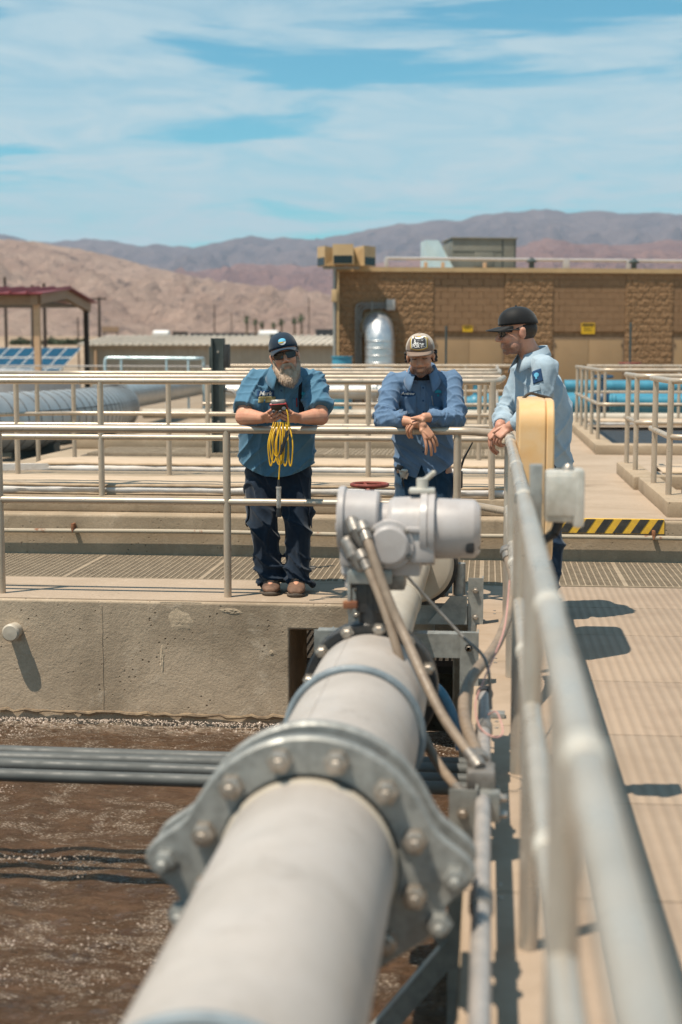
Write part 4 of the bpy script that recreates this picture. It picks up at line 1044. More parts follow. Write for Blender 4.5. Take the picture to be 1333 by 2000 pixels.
for (x, y) in ((-7.9, 18.9), (-7.2, 21.6)):
    m = MB(); m.span((x - .5, y - .15, -.1), (x + .5, y + .15, .12)); m.build('saddle', 'green_steel', dc, False)
flanged_pipe('insulated_pipe', 'slimmer silver insulated pipe behind the fat duct', (-7.6, 28, .62), (-8.6, 46, .62), .30, 'clad_metal', (.1,))
m = MB(); m.lathe((-11.6, 33, -.1), (0, 0, 1), [(0, 1.9), (1.02, 1.9), (1.06, 1.85), (1.16, 1.3), (1.22, .6), (1.24, 0)], 48); tag(m.build('tank_cover', 'paint_white', None, True, 50), 'low pale round tank cover behind the fat duct', 'tank')
# dark green stanchion
cs = thing('control_stanchion', 'tall dark green steel stanchion with side boxes left of the bearded man', 'stanchion', (-3.18, 16.6, .305))
m = MB(); m.span((-.075, -.06, 0), (-.055, .06, 1.38)); m.span((.055, -.06, 0), (.075, .06, 1.38)); m.span((-.055, -.006, 0), (.055, .006, 1.38)); m.build('column', 'green_steel', cs, False)
m = MB(); m.span((.08, -.07, 1.04), (.135, .07, 1.31), .006); m.build('switch_box', 'rubber_black', cs)
m = MB(); m.span((-.10, -.04, 1.03), (-.077, .04, 1.28), .004); m.build('side_plate', 'green_steel', cs)
for z in (1.22, .9, .4): bolt(cs, (.0, -.007, z), (0, -1, 0), .012, .012)
MB().tube(bez([(.08, 0, .78), (.2, -.02, .74), (.24, 0, .55), (.26, .0, .3)], 8), .025, 8).build('cable', 'fitting_grey2', cs)
# pale pipe frame and long rail before the shed
pf = thing('pipe_stand', 'pale green pipe frame standing before the metal shed', 'pipe frame', (-10.4, 38, -.1))
m = MB(); m.tube(fillet([(0, 0, 0), (0, 0, 1.49), (2.6, 0, 1.47), (2.6, .6, 1.47), (2.6, .6, 0)], .12), .04, 10); m.build('top_loop', 'duct_pale', pf)
for x in (.45, 1.7, 2.3): MB().cyl((x, 0, 0), (x, 0, 1.48), .03, 8).build('leg', 'duct_pale', pf)
MB().cyl((-4, .3, 1.27), (3.2, .3, 1.25), .022, 8).build('cross_rail', 'fitting_grey2', pf)

# ------------------------------------------------------------------ metal shed
sh = thing('metal_shed', 'long low beige ribbed metal shed behind the rails', 'shed', (-17.9, 62, -.1))
m = MB(); m.span((0, .1, 0), (16.5, 8, 1.98)); m.build('wall', 'shed_wall', sh, False)
for i in range(61):
    m = MB() if i == 0 else None
    if i == 0: m.span((0, .06, 0), (.05, .099, 1.975)); rib = m.mesh('wall_rib', False)
    link('wall_rib', rib, 'shed_wall', sh, (i * .27, 0, 0))
m = MB(); m.add([(-.25, -.22, 2.0), (16.8, -.22, 2.0), (16.8, 5, 2.42), (-.25, 5, 2.42), (-.25, -.22, 1.94), (16.8, -.22, 1.94), (16.8, 5, 2.34), (-.25, 5, 2.34)], [(0, 1, 2, 3), (4, 7, 6, 5), (0, 4, 5, 1), (1, 5, 6, 2), (2, 6, 7, 3), (3, 7, 4, 0)]); m.build('roof', 'shed_roof', sh, False)
m = MB(); m.add([(0, -.24, 1.99), (.09, -.24, 1.99), (.09, 5, 2.45), (0, 5, 2.45), (0, -.24, 2.05), (.09, -.24, 2.05), (.09, 5, 2.48), (0, 5, 2.48)], [(0, 3, 2, 1), (4, 5, 6, 7), (0, 1, 5, 4), (1, 2, 6, 5), (2, 3, 7, 6), (3, 0, 4, 7)]); rib = m.mesh('roof_rib', False)
for i in range(56): link('roof_rib', rib, 'shed_roof', sh, (-.2 + i * .30, 0, 0))
MB().cyl((.55, -.1, 0), (.55, -.1, 1.75), .07, 8).build('downpipe', 'column_tan', sh); MB().cyl((8.85, .02, 0), (8.85, .02, 1.95), .04, 8).build('conduit', 'steel_dark', sh)
# ------------------------------------------------------------------ steel canopy with red roof
ca = thing('steel_canopy', 'open steel canopy with red metal roof at far left', 'canopy', (-15.5, 48, -.1))
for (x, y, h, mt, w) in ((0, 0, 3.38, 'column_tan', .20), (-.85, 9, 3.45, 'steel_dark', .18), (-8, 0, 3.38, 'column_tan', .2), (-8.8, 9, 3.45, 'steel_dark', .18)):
    m = MB(); m.span((x - w / 2, y - w / 2, 0), (x + w / 2, y + w / 2, h)); m.build('column', mt, ca, False)
RG = (-.42, 4.6, 3.98)
def plank(name, mt, a, b, c, d, th):
    m = MB(); a, b, c, d = [Vector(p) for p in (a, b, c, d)]; dn = Vector((0, 0, -th))
    m.add([p[:] for p in (a, b, c, d, a + dn, b + dn, c + dn, d + dn)], [(0, 1, 2, 3), (4, 7, 6, 5), (0, 4, 5, 1), (1, 5, 6, 2), (2, 6, 7, 3), (3, 7, 4, 0)]); return m.build(name, mt, ca, False)
rf = plank('roof_slope', 'roof_red', (-20, -.5, 3.66), (.35, -.5, 3.66), (-.1, 4.6, 4.06), (-20, 4.6, 4.06), .06)
plank('roof_slope', 'roof_red', (-20, 4.61, 4.06), (-.1, 4.61, 4.06), (-.55, 9.6, 3.70), (-20, 9.6, 3.70), .06)
for i in range(34):
    x = -20 + i * .6; m = MB(); m.add([(x, -.52, 3.66), (x + .08, -.52, 3.66), (x + .08, 4.55, 4.06), (x, 4.55, 4.06), (x, -.52, 3.72), (x + .08, -.52, 3.72), (x + .08, 4.55, 4.12), (x, 4.55, 4.12)], [(0, 3, 2, 1), (4, 5, 6, 7), (0, 1, 5, 4), (1, 2, 6, 5), (2, 3, 7, 6), (3, 0, 4, 7)])
    o = m.build('rib', 'roof_red', ca, False); 
plank('front_beam', 'steel_tan', (-20, -.12, 3.59), (.2, -.12, 3.59), (.2, .1, 3.59), (-20, .1, 3.59), .32)
plank('gable_beam', 'steel_tan', (-.12, -.3, 3.59), (.12, -.3, 3.59), (-.30, 4.6, 3.99), (-.54, 4.6, 3.99), .34)
plank('gable_beam', 'steel_tan', (-.54, 4.61, 3.99), (-.30, 4.61, 3.99), (-.72, 9.3, 3.62), (-.96, 9.3, 3.62), .34)
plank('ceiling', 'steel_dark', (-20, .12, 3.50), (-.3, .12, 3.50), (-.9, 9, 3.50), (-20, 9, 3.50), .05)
# ------------------------------------------------------------------ solar panels
sa = thing('solar_array', 'tilted blue solar panel array beneath the canopy view', 'solar array', (-31.9, 90, 1.84))
ux = Vector((.925, 0, 0)); uy = Vector((-.40, -.75, -.62))
pm = MB(); pm.prism([(.03, .03), (.97, .03), (.97, .97), (.03, .97)], (0, 0, .025), ux, uy, (0, 0, .012)); pmesh = pm.mesh('solar_cell', False)
fm_ = MB(); fm_.prism([(0, 0), (1, 0), (1, 1), (0, 1)], (0, 0, 0), ux, uy, (0, 0, .025)); fmesh = fm_.mesh('panel_frame', False)
for r_ in range(3):
    for c in range(-4, 6):
        p = ux * c * 1.04 + uy * r_ * 1.06; f_ = link('panel_frame', fmesh, 'frame_alu', sa, p); link('solar_cell', pmesh, 'solar_cell', f_)
for c in (-3, 0, 3, 5): MB().cyl(ux * c + uy * .3, ux * c + uy * .3 + Vector((0, 0, -1.8)), .06, 8).build('leg', 'frame_alu', sa)

# ------------------------------------------------------------------ terrain: rising desert, hill and ranges
def zdes(y): return -1.2 + max(0, min(y, 320) - 140) * .036 + max(0, y - 320) * .0085
def terrain(name, label_mat, xs, ys, fn):
    vs = [(x, y, fn(x, y)) for y in ys for x in xs]; n = len(xs)
    fs = [(j * n + i, j * n + i + 1, (j + 1) * n + i + 1, (j + 1) * n + i) for j in range(len(ys) - 1) for i in range(n - 1)]
    me = bpy.data.meshes.new(name); me.from_pydata(vs, [], fs); me.polygons.foreach_set('use_smooth', [True] * len(fs))
    o = link(name, me, label_mat); o['kind'] = 'structure'; return o
terrain('desert_slope', 'sand', np.linspace(-900, 700, 90), np.linspace(138, 1500, 70), lambda x, y: zdes(y) + .5 * mnoise.noise(Vector((x * .01, y * .01, 0))))
def ridge_fn(pts, Y0, W, amp, s, z0):
    px = [p[0] for p in pts]; pz = [p[1] for p in pts]
    def fn(x, y):
        h = float(np.interp(x, px, pz)); t = (y - Y0) / W
        fall = max(0., 1 - abs(t)) if t < 0 else max(0., 1 - t * .6)
        k = fall ** 1.15
        r = mnoise.ridged_multi_fractal(Vector((x * s, y * s, 3.3)), .9, 2.1, 5, 1.0, 2.0) - 1.0
        f = mnoise.fractal(Vector((x * s * 3.7, y * s * 3.7, 9.1)), 1.0, 2.0, 4)
        keep = min(1., abs(t) * 2.2 + .12)
        return z0 + (h - z0) * k + (amp * r * .5 + amp * .35 * f) * keep * (k ** .4)
    return fn
def ranged(pxy, Y):   # outline measured on the skyline, turned into real coordinates at distance Y
    out = []
    for px, py in pxy:
        out.append(((px - 957) * Y / 2763.0, 1.51 + (690 - py) * Y / 2763.0))
    return out
Yh = 2600.
hill = ranged([(-900, 520), (-500, 470), (-200, 468), (0, 472), (60, 470), (110, 480), (200, 500), (330, 535), (430, 555), (520, 568), (640, 580), (760, 610), (900, 640), (1100, 655), (1500, 665)], Yh)
terrain('hill', 'rock_tan', np.linspace(-1900, 700, 420), np.linspace(900, 3000, 220), ridge_fn(hill, Yh, 1700, 90, .0052, 7))
Ym = 6500.
mid = ranged([(-600, 560), (0, 555), (300, 545), (500, 520), (640, 528), (800, 515), (900, 505), (1000, 490), (1060, 474), (1120, 487), (1200, 488), (1290, 480), (1360, 489), (1600, 470), (1900, 500)], Ym)
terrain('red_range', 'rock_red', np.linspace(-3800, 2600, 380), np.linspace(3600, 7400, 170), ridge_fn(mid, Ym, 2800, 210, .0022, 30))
Yf = 10500.
far = ranged([(-900, 450), (-300, 440), (0, 457), (40, 463), (95, 471), (165, 465), (240, 479), (330, 483), (380, 486), (450, 474), (500, 469), (560, 472), (620, 473), (700, 461), (760, 446), (830, 445), (900, 436), (950, 428), (1010, 426), (1060, 419), (1100, 425), (1150, 423), (1200, 430), (1333, 431), (1500, 440), (1900, 420), (2400, 450)], Yf)
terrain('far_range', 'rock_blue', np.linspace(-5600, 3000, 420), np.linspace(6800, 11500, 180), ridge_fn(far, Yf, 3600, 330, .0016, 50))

# ------------------------------------------------------------------ small far things
def pole(label, x, y, h, r=.16, arms=(), mat='wood_pole'):
    p = thing('utility_pole', label, 'utility pole', (x, y, zdes(y) if y > 140 else -.1), 0, 'utility poles and masts')
    MB().tube([(0, 0, -1), (0, 0, h)], [r, r * .7], 8).build('shaft', mat, p)
    for (z, w) in arms: MB().box((0, -.15, z), (w, .2, .25)).build('crossarm', mat, p, False)
pole('dark wooden utility pole right of the canopy', -61.0, 220, 8.6, .28, ((8.3, 2.4),))
pole('left leg pole of the timber frame behind the canopy', -48.9, 150, 9.6, .24, ((8.8, 1.6),)); pole('right leg pole of the timber frame behind the canopy', -47.6, 150, 9.8, .24, ((8.8, 1.8),))
pole('dark pole at the left picture edge', -51.9, 150, 10.5, .2); pole('pale steel mast near the left edge', -62.0, 190, 6.5, .3, (), 'galvanised'); pole('second pale steel mast near the left edge', -61.2, 190, 6.5, .2, (), 'galvanised')
pole('thin brown mast left of the stanchion', -64.0, 330, 7.4, .16); pole('shorter thin mast beside the stanchion', -60.0, 330, 5.6, .12); pole('thin mast behind the palm trees', -40.5, 320, 8.6, .14); pole('thin mast by the canopy column', -41, 140, 5.2, .1)
def palm(label, x, y, h, cr, seed):
    r_ = random.Random(seed); z = zdes(y); p = thing('palm_tree', label, 'palm tree', (x, y, z), 0, 'far palm trees')
    MB().tube([(0, 0, -.5), (.1, 0, h * .5), (0, 0, h)], [.3, .22, .2], 8).build('trunk', 'palm_trunk', p)
    m = MB()
    for k in range(46):
        a = r_.uniform(0, 6.28); el = r_.uniform(-1.2, 1.2); L_ = cr * r_.uniform(.7, 1.1); w = .16
        d = Vector((math.cos(a) * math.cos(el), math.sin(a) * math.cos(el), math.sin(el))); s_ = d.cross(Vector((0, 0, 1))).normalized() * w
        p0 = Vector((0, 0, h)); p1 = p0 + d * L_ * .6; p2 = p0 + d * L_ + Vector((0, 0, -L_ * .35))
        m.add([(p0 - s_ * .3)[:], (p0 + s_ * .3)[:], (p1 + s_)[:], (p1 - s_)[:], p2[:]], [(0, 1, 2, 3), (3, 2, 4)])
    m.build('crown', 'palm_leaf', p, False, 35, False)
for i, (x, h, cr, lb) in enumerate(((-51.3, 4.2, 1.1, 'leftmost dark palm, tall and narrow'), (-49.4, 3.7, .9, 'second palm from the left'), (-48.0, 3.2, .8, 'short palm third from the left'), (-45.5, 3.0, .8, 'palm just left of the bearded man\'s cap'), (-43.9, 3.6, 1.1, 'palm right above the bearded man\'s cap'), (-41.1, 3.9, 1.0, 'palm second from the right of the row'), (-39.6, 4.6, 1.2, 'rightmost tall palm of the row'))):
    palm(lb, x, 300, h, cr, i)
def tank(label, x0, x1, y, zc, r):
    tk = thing('storage_tank', label, 'tank', ((x0 + x1) / 2, y, zdes(y)), 0, 'white storage tanks'); L_ = (x1 - x0) / 2; z = zc - zdes(y)
    MB().lathe((-L_, 0, z), (1, 0, 0), [(0, r * .2), (r * .15, r * .7), (r * .4, r), (2 * L_ - r * .4, r), (2 * L_ - r * .15, r * .7), (2 * L_, r * .2)], 20).build('shell', 'tank_white', tk)
    for s_ in (-.6, .6): MB().span((s_ * L_ - .15, -.4, -.5), (s_ * L_ + .15, .4, z)).build('leg', 'tank_white', tk, False)
tank('white horizontal tank above the shed roof at left', -47.7, -45.2, 200, 4.25, .5); tank('white horizontal tank left of the bearded man\'s cap', -32.5, -29.6, 200, 4.2, .52)
for (lb, x0, x1, y, z0, z1, mt, nm) in (('dark maroon container right of the white tank', -45.1, -43.2, 201, 3.4, 4.6, 'steel_dark', 'container'), ('dark fence strip above the shed roof', -72, -50, 340, 4.6, 6.4, 'fence_dark', 'fence'), ('green strip structure right of the cap', -27.3, -23.8, 200, 3.25, 3.8, 'green_panel', 'shelter'), ('dark low roof line right of the palms', -39, -30, 320, 6.0, 6.9, 'fence_dark', 'shelter')):
    o = MB(); o.span((x0, y, z0 - 1.5), (x1, y + 2, z1)); q = o.build(nm, mt, None, False); tag(q, lb, nm)
bb = thing('billboard', 'small brown billboard right of the utility pole', 'billboard', (-80.8, 300, zdes(300)))
zb = 6.57 - zdes(300)
MB().span((-1.8, 0, zb - .55), (1.8, .3, zb + .6)).build('panel', 'steel_tan', bb, False); MB().span((-1.8, -.05, zb - .75), (1.8, .35, zb - .56)).build('catwalk', 'steel_dark', bb, False)
for x in (-1.4, 1.4): MB().span((x - .1, .1, -.5), (x + .1, .3, zb)).build('leg', 'steel_dark', bb, False)
def bush(label, x, y, w, h, seed):
    r_ = random.Random(seed); m = MB()
    for k in range(260):
        a = r_.uniform(0, 6.28); rr = r_.random() ** .5; z = r_.random() * h * (1 - .6 * rr); p = Vector((math.cos(a) * rr * w, math.sin(a) * rr * w * .5, z)); q = Vector((r_.uniform(-1, 1), r_.uniform(-1, 1), r_.uniform(-1, 1))) * .28; s_ = Vector((r_.uniform(-1, 1), r_.uniform(-1, 1), r_.uniform(-1, 1))) * .28
        m.add([(p - q)[:], (p + s_)[:], (p + q)[:], (p - s_)[:]], [(0, 1, 2, 3)])
    b = thing('bush', label, 'bush', (x, y, zdes(y)), 0, 'far bushes'); m.build('foliage', 'bush_green', b, False, 35, False)
    MB().cyl((0, 0, -.3), (0, 0, h * .5), .08, 6).build('stem', 'wood_pole', b)
for i, (px, w, h, lb) in enumerate(((93, 1.6, 1.5, 'bush right of the canopy column'), (112, 2.2, 1.2, 'middle low bush under the canopy'), (128, 1.6, 1.3, 'bush left of the dark canopy column'), (150, 2.0, 1.3, 'bush at the shed corner'), (60, 1.4, 1.6, 'bush left of the canopy column'), (28, 2.0, 1.5, 'bush near the left edge'), (215, 2.4, 1.0, 'low bush under the billboard'))):
    y = 260.; bush(lb, (px - 957) * y / 2763.0, y, w, h, i)
# ------------------------------------------------------------------ air
m = MB(); m.span((-20000, -1500, -12), (20000, 12500, 1180)); hz_ = m.build('haze', None, None, False); tag(hz_, 'thin pale desert haze over the far mountains', 'haze', None, 'stuff')
hm = bpy.data.materials.new('haze'); hm.use_nodes = True; hm.node_tree.nodes.clear()
ho = hm.node_tree.nodes.new('ShaderNodeOutputMaterial'); pv = hm.node_tree.nodes.new('ShaderNodeVolumePrincipled')
pv.inputs['Color'].default_value = (.55, .76, .97, 1); pv.inputs['Density'].default_value = 4.8e-5; pv.inputs['Anisotropy'].default_value = .1
hm.node_tree.links.new(pv.outputs[0], ho.inputs['Volume']); hz_.data.materials.append(hm)

# ------------------------------------------------------------------ people
from mathutils.bvhtree import BVHTree
def remesh(mb, voxel, smooth=4, name='body', extra=None, fn=None):
    """union of closed shapes as one continuous skin; fn(co, normal) pushes the surface in or out"""
    me0 = mb.mesh('tmp', False); o = bpy.data.objects.new('tmp', me0); COL.objects.link(o)
    r = o.modifiers.new('r', 'REMESH'); r.mode = 'VOXEL'; r.voxel_size = voxel; r.adaptivity = 0
    if smooth: s = o.modifiers.new('s', 'SMOOTH'); s.factor = .5; s.iterations = smooth
    d = bpy.context.evaluated_depsgraph_get(); me = bpy.data.meshes.new_from_object(o.evaluated_get(d)); bpy.data.objects.remove(o); bpy.data.meshes.remove(me0)
    me.name = name
    if fn is not None:
        n = len(me.vertices); co = np.empty(n * 3); no = np.empty(n * 3)
        me.vertices.foreach_get('co', co); me.vertices.foreach_get('normal', no); co = co.reshape(-1, 3); no = no.reshape(-1, 3)
        co = co + no * fn(co, no)[:, None]; me.vertices.foreach_set('co', co.ravel()); me.update()
    if extra is not None and extra.v:
        bm = bmesh.new(); bm.from_mesh(me); t_ = extra.mesh('tmp2', False); bm.from_mesh(t_); bm.to_mesh(me); bm.free(); bpy.data.meshes.remove(t_)
    me.polygons.foreach_set('use_smooth', [True] * len(me.polygons)); me.update(); return me
def crease(p, d, f, seed, warp=.5):
    """long soft folds running across direction d"""
    d = np.array(d, float); d /= np.linalg.norm(d); r = np.random.RandomState(seed); w = 0
    for k in range(3):
        q = r.normal(size=3) * (5 + 5 * k); w = w + np.sin(p @ q + r.uniform(0, 6.28)) * warp / (k + 1)
    ph = p @ d * f + w * 1.6; s = 1 - np.abs(np.sin(ph)); return 1.45 * s ** 2.6
def lumps(p, f, seed):
    r = np.random.RandomState(seed); v = 0
    for k in range(6): v = v + np.sin(p @ (r.normal(size=3) * f) + r.uniform(0, 6.28)) / 6
    return v
def near(p, c, r): return np.exp(-((p - np.array(c)) ** 2).sum(1) / (r * r))
def along(p, a, b):
    a, b = np.array(a), np.array(b); d = b - a; return np.clip(((p - a) @ d) / (d @ d), 0, 1)
def seg_dist(p, a, b):
    a, b = np.array(a), np.array(b); t = along(p, a, b)[:, None]; return np.linalg.norm(p - (a + t * (b - a)), axis=1)

def hand(palm, fing, wrist, d, n, thumb=1, curl=(35, 40, 30), spread=.16, size=1., finger_curls=None, thumb_dir=None):
    """palm shapes go to the body union, fingers to the extra mesh; d = pointing way, n = out of the palm"""
    d = Vector(d).normalized(); n = Vector(n); n = (n - d * n.dot(d)).normalized(); s = d.cross(n).normalized() * thumb
    w = Vector(wrist)
    for k, off in enumerate((.030, .010, -.010, -.029)):
        kn = w + d * (.088 - .006 * abs(k - 1.2)) * size + s * off * size
        palm.cap(w + d * .012 + s * off * .55, .015 * size, kn, .0125 * size, 10)
        L_ = (.043, .048, .045, .035)[k] * size; c = finger_curls[k] if finger_curls else curl
        cur = kn - d * .01; pts = [cur[:]]; a = 0.
        dd = (d + s * spread * (1.5 - k) * .5).normalized()
        for j in range(3):
            a += R_(c[j]); v = dd * math.cos(a) + n * math.sin(a); cur = cur + v * L_ * (1.15, .72, .55)[j]; pts.append(cur[:])
        fing.tube(bez(pts, 4), [(.0098 - .0022 * i / 12) * size for i in range(13)], 10); fing.ball(pts[-1], .0076 * size, 10, 6)
    b = w + d * .028 * size + s * .026 * size; td = Vector(thumb_dir) if thumb_dir else (d * .75 + s * .65 + n * .35)
    td.normalize(); palm.cap(w + d * .015, .017 * size, b, .015 * size, 10)
    p1 = b + td * .034 * size; p2 = p1 + (td * .8 + d * .35 + n * .15).normalized() * .032 * size
    fing.tube(bez([b[:], p1[:], p2[:]], 5), [(.0125 - .004 * i / 10) * size for i in range(11)], 10); fing.ball(p2, .0085 * size, 10, 6)

def head_shapes(m, Mh, sc=1., jaw=1., nose=1.):
    def q(p): return Mh @ (Vector(p) * sc)
    R3 = Mh.to_3x3()
    def el(c, r): m.ball(q(c), (r[0] * sc, r[1] * sc, r[2] * sc), 22, 14, R3)
    el((0, .012, .035), (.076, .097, .088)); el((0, -.018, -.035), (.064, .078, .086)); el((0, -.028, -.072), (.052 * jaw, .062, .048))
    el((0, -.072, -.098), (.026, .022, .021))
    for s in (-1, 1):
        el((s * .036, -.070, -.024), (.027, .024, .026)); el((s * .079, .012, -.008), (.010, .021, .034)); el((s * .084, .017, .008), (.008, .016, .016))
        el((s * .047, -.03, -.075), (.022, .032, .03))
        m.cap(q((s * .008, -.088, .028)), .012 * sc, q((s * .045, -.074, .026)), .012 * sc, 10)
        el((s * .013 * nose, -.104, -.036), (.0095, .0105, .008)); el((s * .032, -.077, .004), (.014, .012, .010))
    m.cap(q((0, -.088, .016)), .0085 * sc, q((0, -.112 * nose, -.028)), .0125 * sc, 12)
    m.cap(q((-.02, -.091, -.062)), .006 * sc, q((.02, -.091, -.062)), .006 * sc, 8); m.cap(q((-.016, -.090, -.074)), .0075 * sc, q((.016, -.090, -.074)), .0075 * sc, 8)

def stubble_attr(me, Mh, fn, sc=1.):
    n = len(me.vertices); co = np.empty(n * 3); me.vertices.foreach_get('co', co); co = co.reshape(-1, 3)
    Mi = np.array(Mh.inverted()); l = (co @ Mi[:3, :3].T + Mi[:3, 3]) / sc
    a = me.attributes.new('stubble', 'FLOAT', 'POINT'); a.data.foreach_set('value', fn(l).astype(np.float32))
def beard_mask(l):
    x, y, z = l[:, 0], l[:, 1], l[:, 2]
    s = lambda v, a, b: np.clip((v - a) / (b - a), 0, 1)
    jawl = s(-z, .050, .064) * s(.02 - y, .0, .02); side = s(np.abs(x), .05, .062) * s(-z, .03, .05) * s(.03 + y, .0, .02) * s(.0 - y, -.01, .01)
    mus = s(-z, .046, .052) * s(z, -.062, -.056) * s(-y, .07, .08)
    lips = np.exp(-((x / .022) ** 4 + ((z + .068) / .0095) ** 4)) * (y < -.08)
    out = np.maximum(np.maximum(jawl, side), mus) * (1 - lips); out *= (np.abs(x) < .095) * (z > -.14) * (y < .03)
    return np.clip(out, 0, 1)

def cap_parts(root, Mh, crown_mat, brim_mat, sc=1., tilt=0., back_mat=None, flat=False, brim=.072, z0=.028):
    capo = bpy.data.objects.new('cap', None)
    rx, ry, rz = .0865, .109, .098
    vs = []; fs = []; nu, nv = 48, 14; vb = []; fb = []
    for j in range(nv + 1):
        ph = (math.pi / 2) * j / nv
        for i in range(nu):
            a = 2 * math.pi * i / nu; f = max(0, -math.sin(a))
            k = math.cos(ph) ** (.82 + .12 * f); h = math.sin(ph) ** .95
            seam = 1 - .010 * max(0, 1 - abs(((a + math.pi / 6) % (math.pi / 3)) - math.pi / 6) * 18) * math.cos(ph)
            x = rx * math.cos(a) * k * seam; y = .012 + ry * math.sin(a) * k * seam - .010 * f * math.sin(ph) * (1.2 - h); z = z0 + rz * h + .006 * f * k - (.010 if math.sin(a) > 0 else 0) * k * math.sin(a)
            vs.append((Mh @ (Vector((x, y, z)) * sc))[:])
    for j in range(nv):
        for i in range(nu): l = (i + 1) % nu; fs.append((j * nu + i, j * nu + l, (j + 1) * nu + l, (j + 1) * nu + i))
    m = MB(); m.add(vs, fs); me = m.mesh('crown', True, 60)
    crown = link('cap', me, crown_mat, root); me.materials.append(MATS[back_mat or crown_mat])
    for p in me.polygons:
        c = Mh.inverted() @ p.center
        if back_mat and c.y > -.035 * sc: p.material_index = 1
    sd = crown.modifiers.new('t', 'SOLIDIFY'); sd.thickness = .003
    vs = []; nu2, nv2 = 28, 8
    for side in (0, 1):
        for j in range(nv2 + 1):
            v = j / nv2
            for i in range(nu2 + 1):
                u = -1 + 2 * i / nu2; th = u * R_(66); bx = rx * 1.0 * math.sin(th); by = .012 - ry * math.cos(th)
                ext = brim * (math.cos(u * R_(88)) ** .55) * v
                x = bx * (1 - .04 * v); y = by - ext; z = z0 + .004 + (.002 if flat else -.002) - v * .010 - (u * u) * (.010 if flat else .024) * (.25 + .75 * v) + (.0 if side == 0 else -.0045)
                vs.append((Mh @ (Vector((x, y, z)) * sc))[:])
    k = (nu2 + 1) * (nv2 + 1); fs = []
    for j in range(nv2):
        for i in range(nu2):
            a = j * (nu2 + 1) + i; fs.append((a, a + 1, a + nu2 + 2, a + nu2 + 1)); fs.append((k + a, k + a + nu2 + 1, k + a + nu2 + 2, k + a + 1))
    for i in range(nu2): a = nv2 * (nu2 + 1) + i; fs.append((a, a + 1, k + a + 1, k + a))
    m = MB(); m.add(vs, fs); m.build('brim', brim_mat, crown, True, 60)
    m = MB(); m.ball(Mh @ (Vector((0, .012, z0 + rz + .001)) * sc), .0065 * sc, 10, 6); m.build('button', crown_mat, crown)
    return crown
def frame_of(Mh, c, sc=1.): return Mh @ (Vector(c) * sc)
def decal(root, name, mat, bvh, o, r_, u_, d_, w, h, shape=None, off=.0025, n=9, thick=.0015):
    """small patch laid on a garment: rays along d_ from the plane at o spanned by r_, u_"""
    o, r_, u_, d_ = Vector(o), Vector(r_).normalized(), Vector(u_).normalized(), Vector(d_).normalized(); vs = []; ok = True; last = None
    for j in range(n + 1):
        for i in range(n + 1):
            a, b = -1 + 2 * i / n, -1 + 2 * j / n
            if shape: a, b = shape(a, b)
            p = o + r_ * a * w / 2 + u_ * b * h / 2; hit = bvh.ray_cast(p, d_)
            q = hit[0] if hit[0] is not None else (last or p + d_ * .1); last = q
            vs.append((q - d_ * off)[:])
    k = n + 1; fs = [(j * k + i, j * k + i + 1, (j + 1) * k + i + 1, (j + 1) * k + i) for j in range(n) for i in range(n)]
    m = MB(); m.add(vs, fs); ob = m.build(name, mat, root, True, 70, False); s = ob.modifiers.new('t', 'SOLIDIFY'); s.thickness = thick; s.offset = 0; return ob
def disc_shape(a, b):
    r = max(abs(a), abs(b)); l = math.hypot(a, b); return (a * r / l, b * r / l) if l > 1e-6 else (0, 0)
def text_on(root, name, mat, bvh, body, size, o, r_, u_, d_, off=.004, shear=0., space=1.):
    me = text_mesh(body, size, name, .0003, shear, space); o, r_, u_, d_ = Vector(o), Vector(r_).normalized(), Vector(u_).normalized(), Vector(d_).normalized()
    for v in me.vertices:
        p = o + r_ * v.co.x + u_ * v.co.y; hit = bvh.ray_cast(p, d_); q = hit[0] if hit[0] is not None else p + d_ * .1
        v.co = q - d_ * (off + (.0006 if v.co.z > 0 else 0))
    me.materials.clear(); return link(name, me, mat, root)
def shoe(root, heel, toe, w, mat='boot_leather', sole='boot_sole'):
    h, t_ = Vector(heel), Vector(toe); d = (t_ - h); L_ = d.length; d.normalize(); s = d.cross(Vector((0, 0, 1))).normalized()
    m = MB(); up = Vector((0, 0, 1))
    def R(k, hw, z0, z1): return (h + d * L_ * k + up * (z0 + z1) / 2, s * hw, up * (z1 - z0) / 2)
    m.loft([R(-.02, w * .30, .03, .10), R(.05, w * .42, .022, .13), R(.22, w * .46, .022, .135), R(.42, w * .47, .022, .11), R(.62, w * .53, .022, .088), R(.80, w * .55, .022, .076), R(.93, w * .45, .022, .064), R(1.0, w * .25, .025, .05)], 22)
    me = remesh(m, .006, 5, 'upper'); sh_ = link('shoe', me, mat, root)
    m = MB(); m.loft([R(-.035, w * .30, .0, .028), R(.03, w * .45, .0, .03), R(.3, w * .46, .003, .03), R(.6, w * .56, .0, .03), R(.85, w * .57, .0, .032), R(1.0, w * .36, .006, .034), R(1.03, w * .18, .01, .032)], 22)
    me = remesh(m, .006, 2, 'sole'); link('sole', me, sole, sh_)
    m = MB()
    for k in range(4):
        c = h + d * L_ * (.34 + .08 * k) + up * (.122 - .011 * k); m.tube([(c - s * w * .2)[:], (c + up * .006)[:], (c + s * w * .2)[:]], .004, 6)
    m.build('lace', 'boot_sole', sh_)
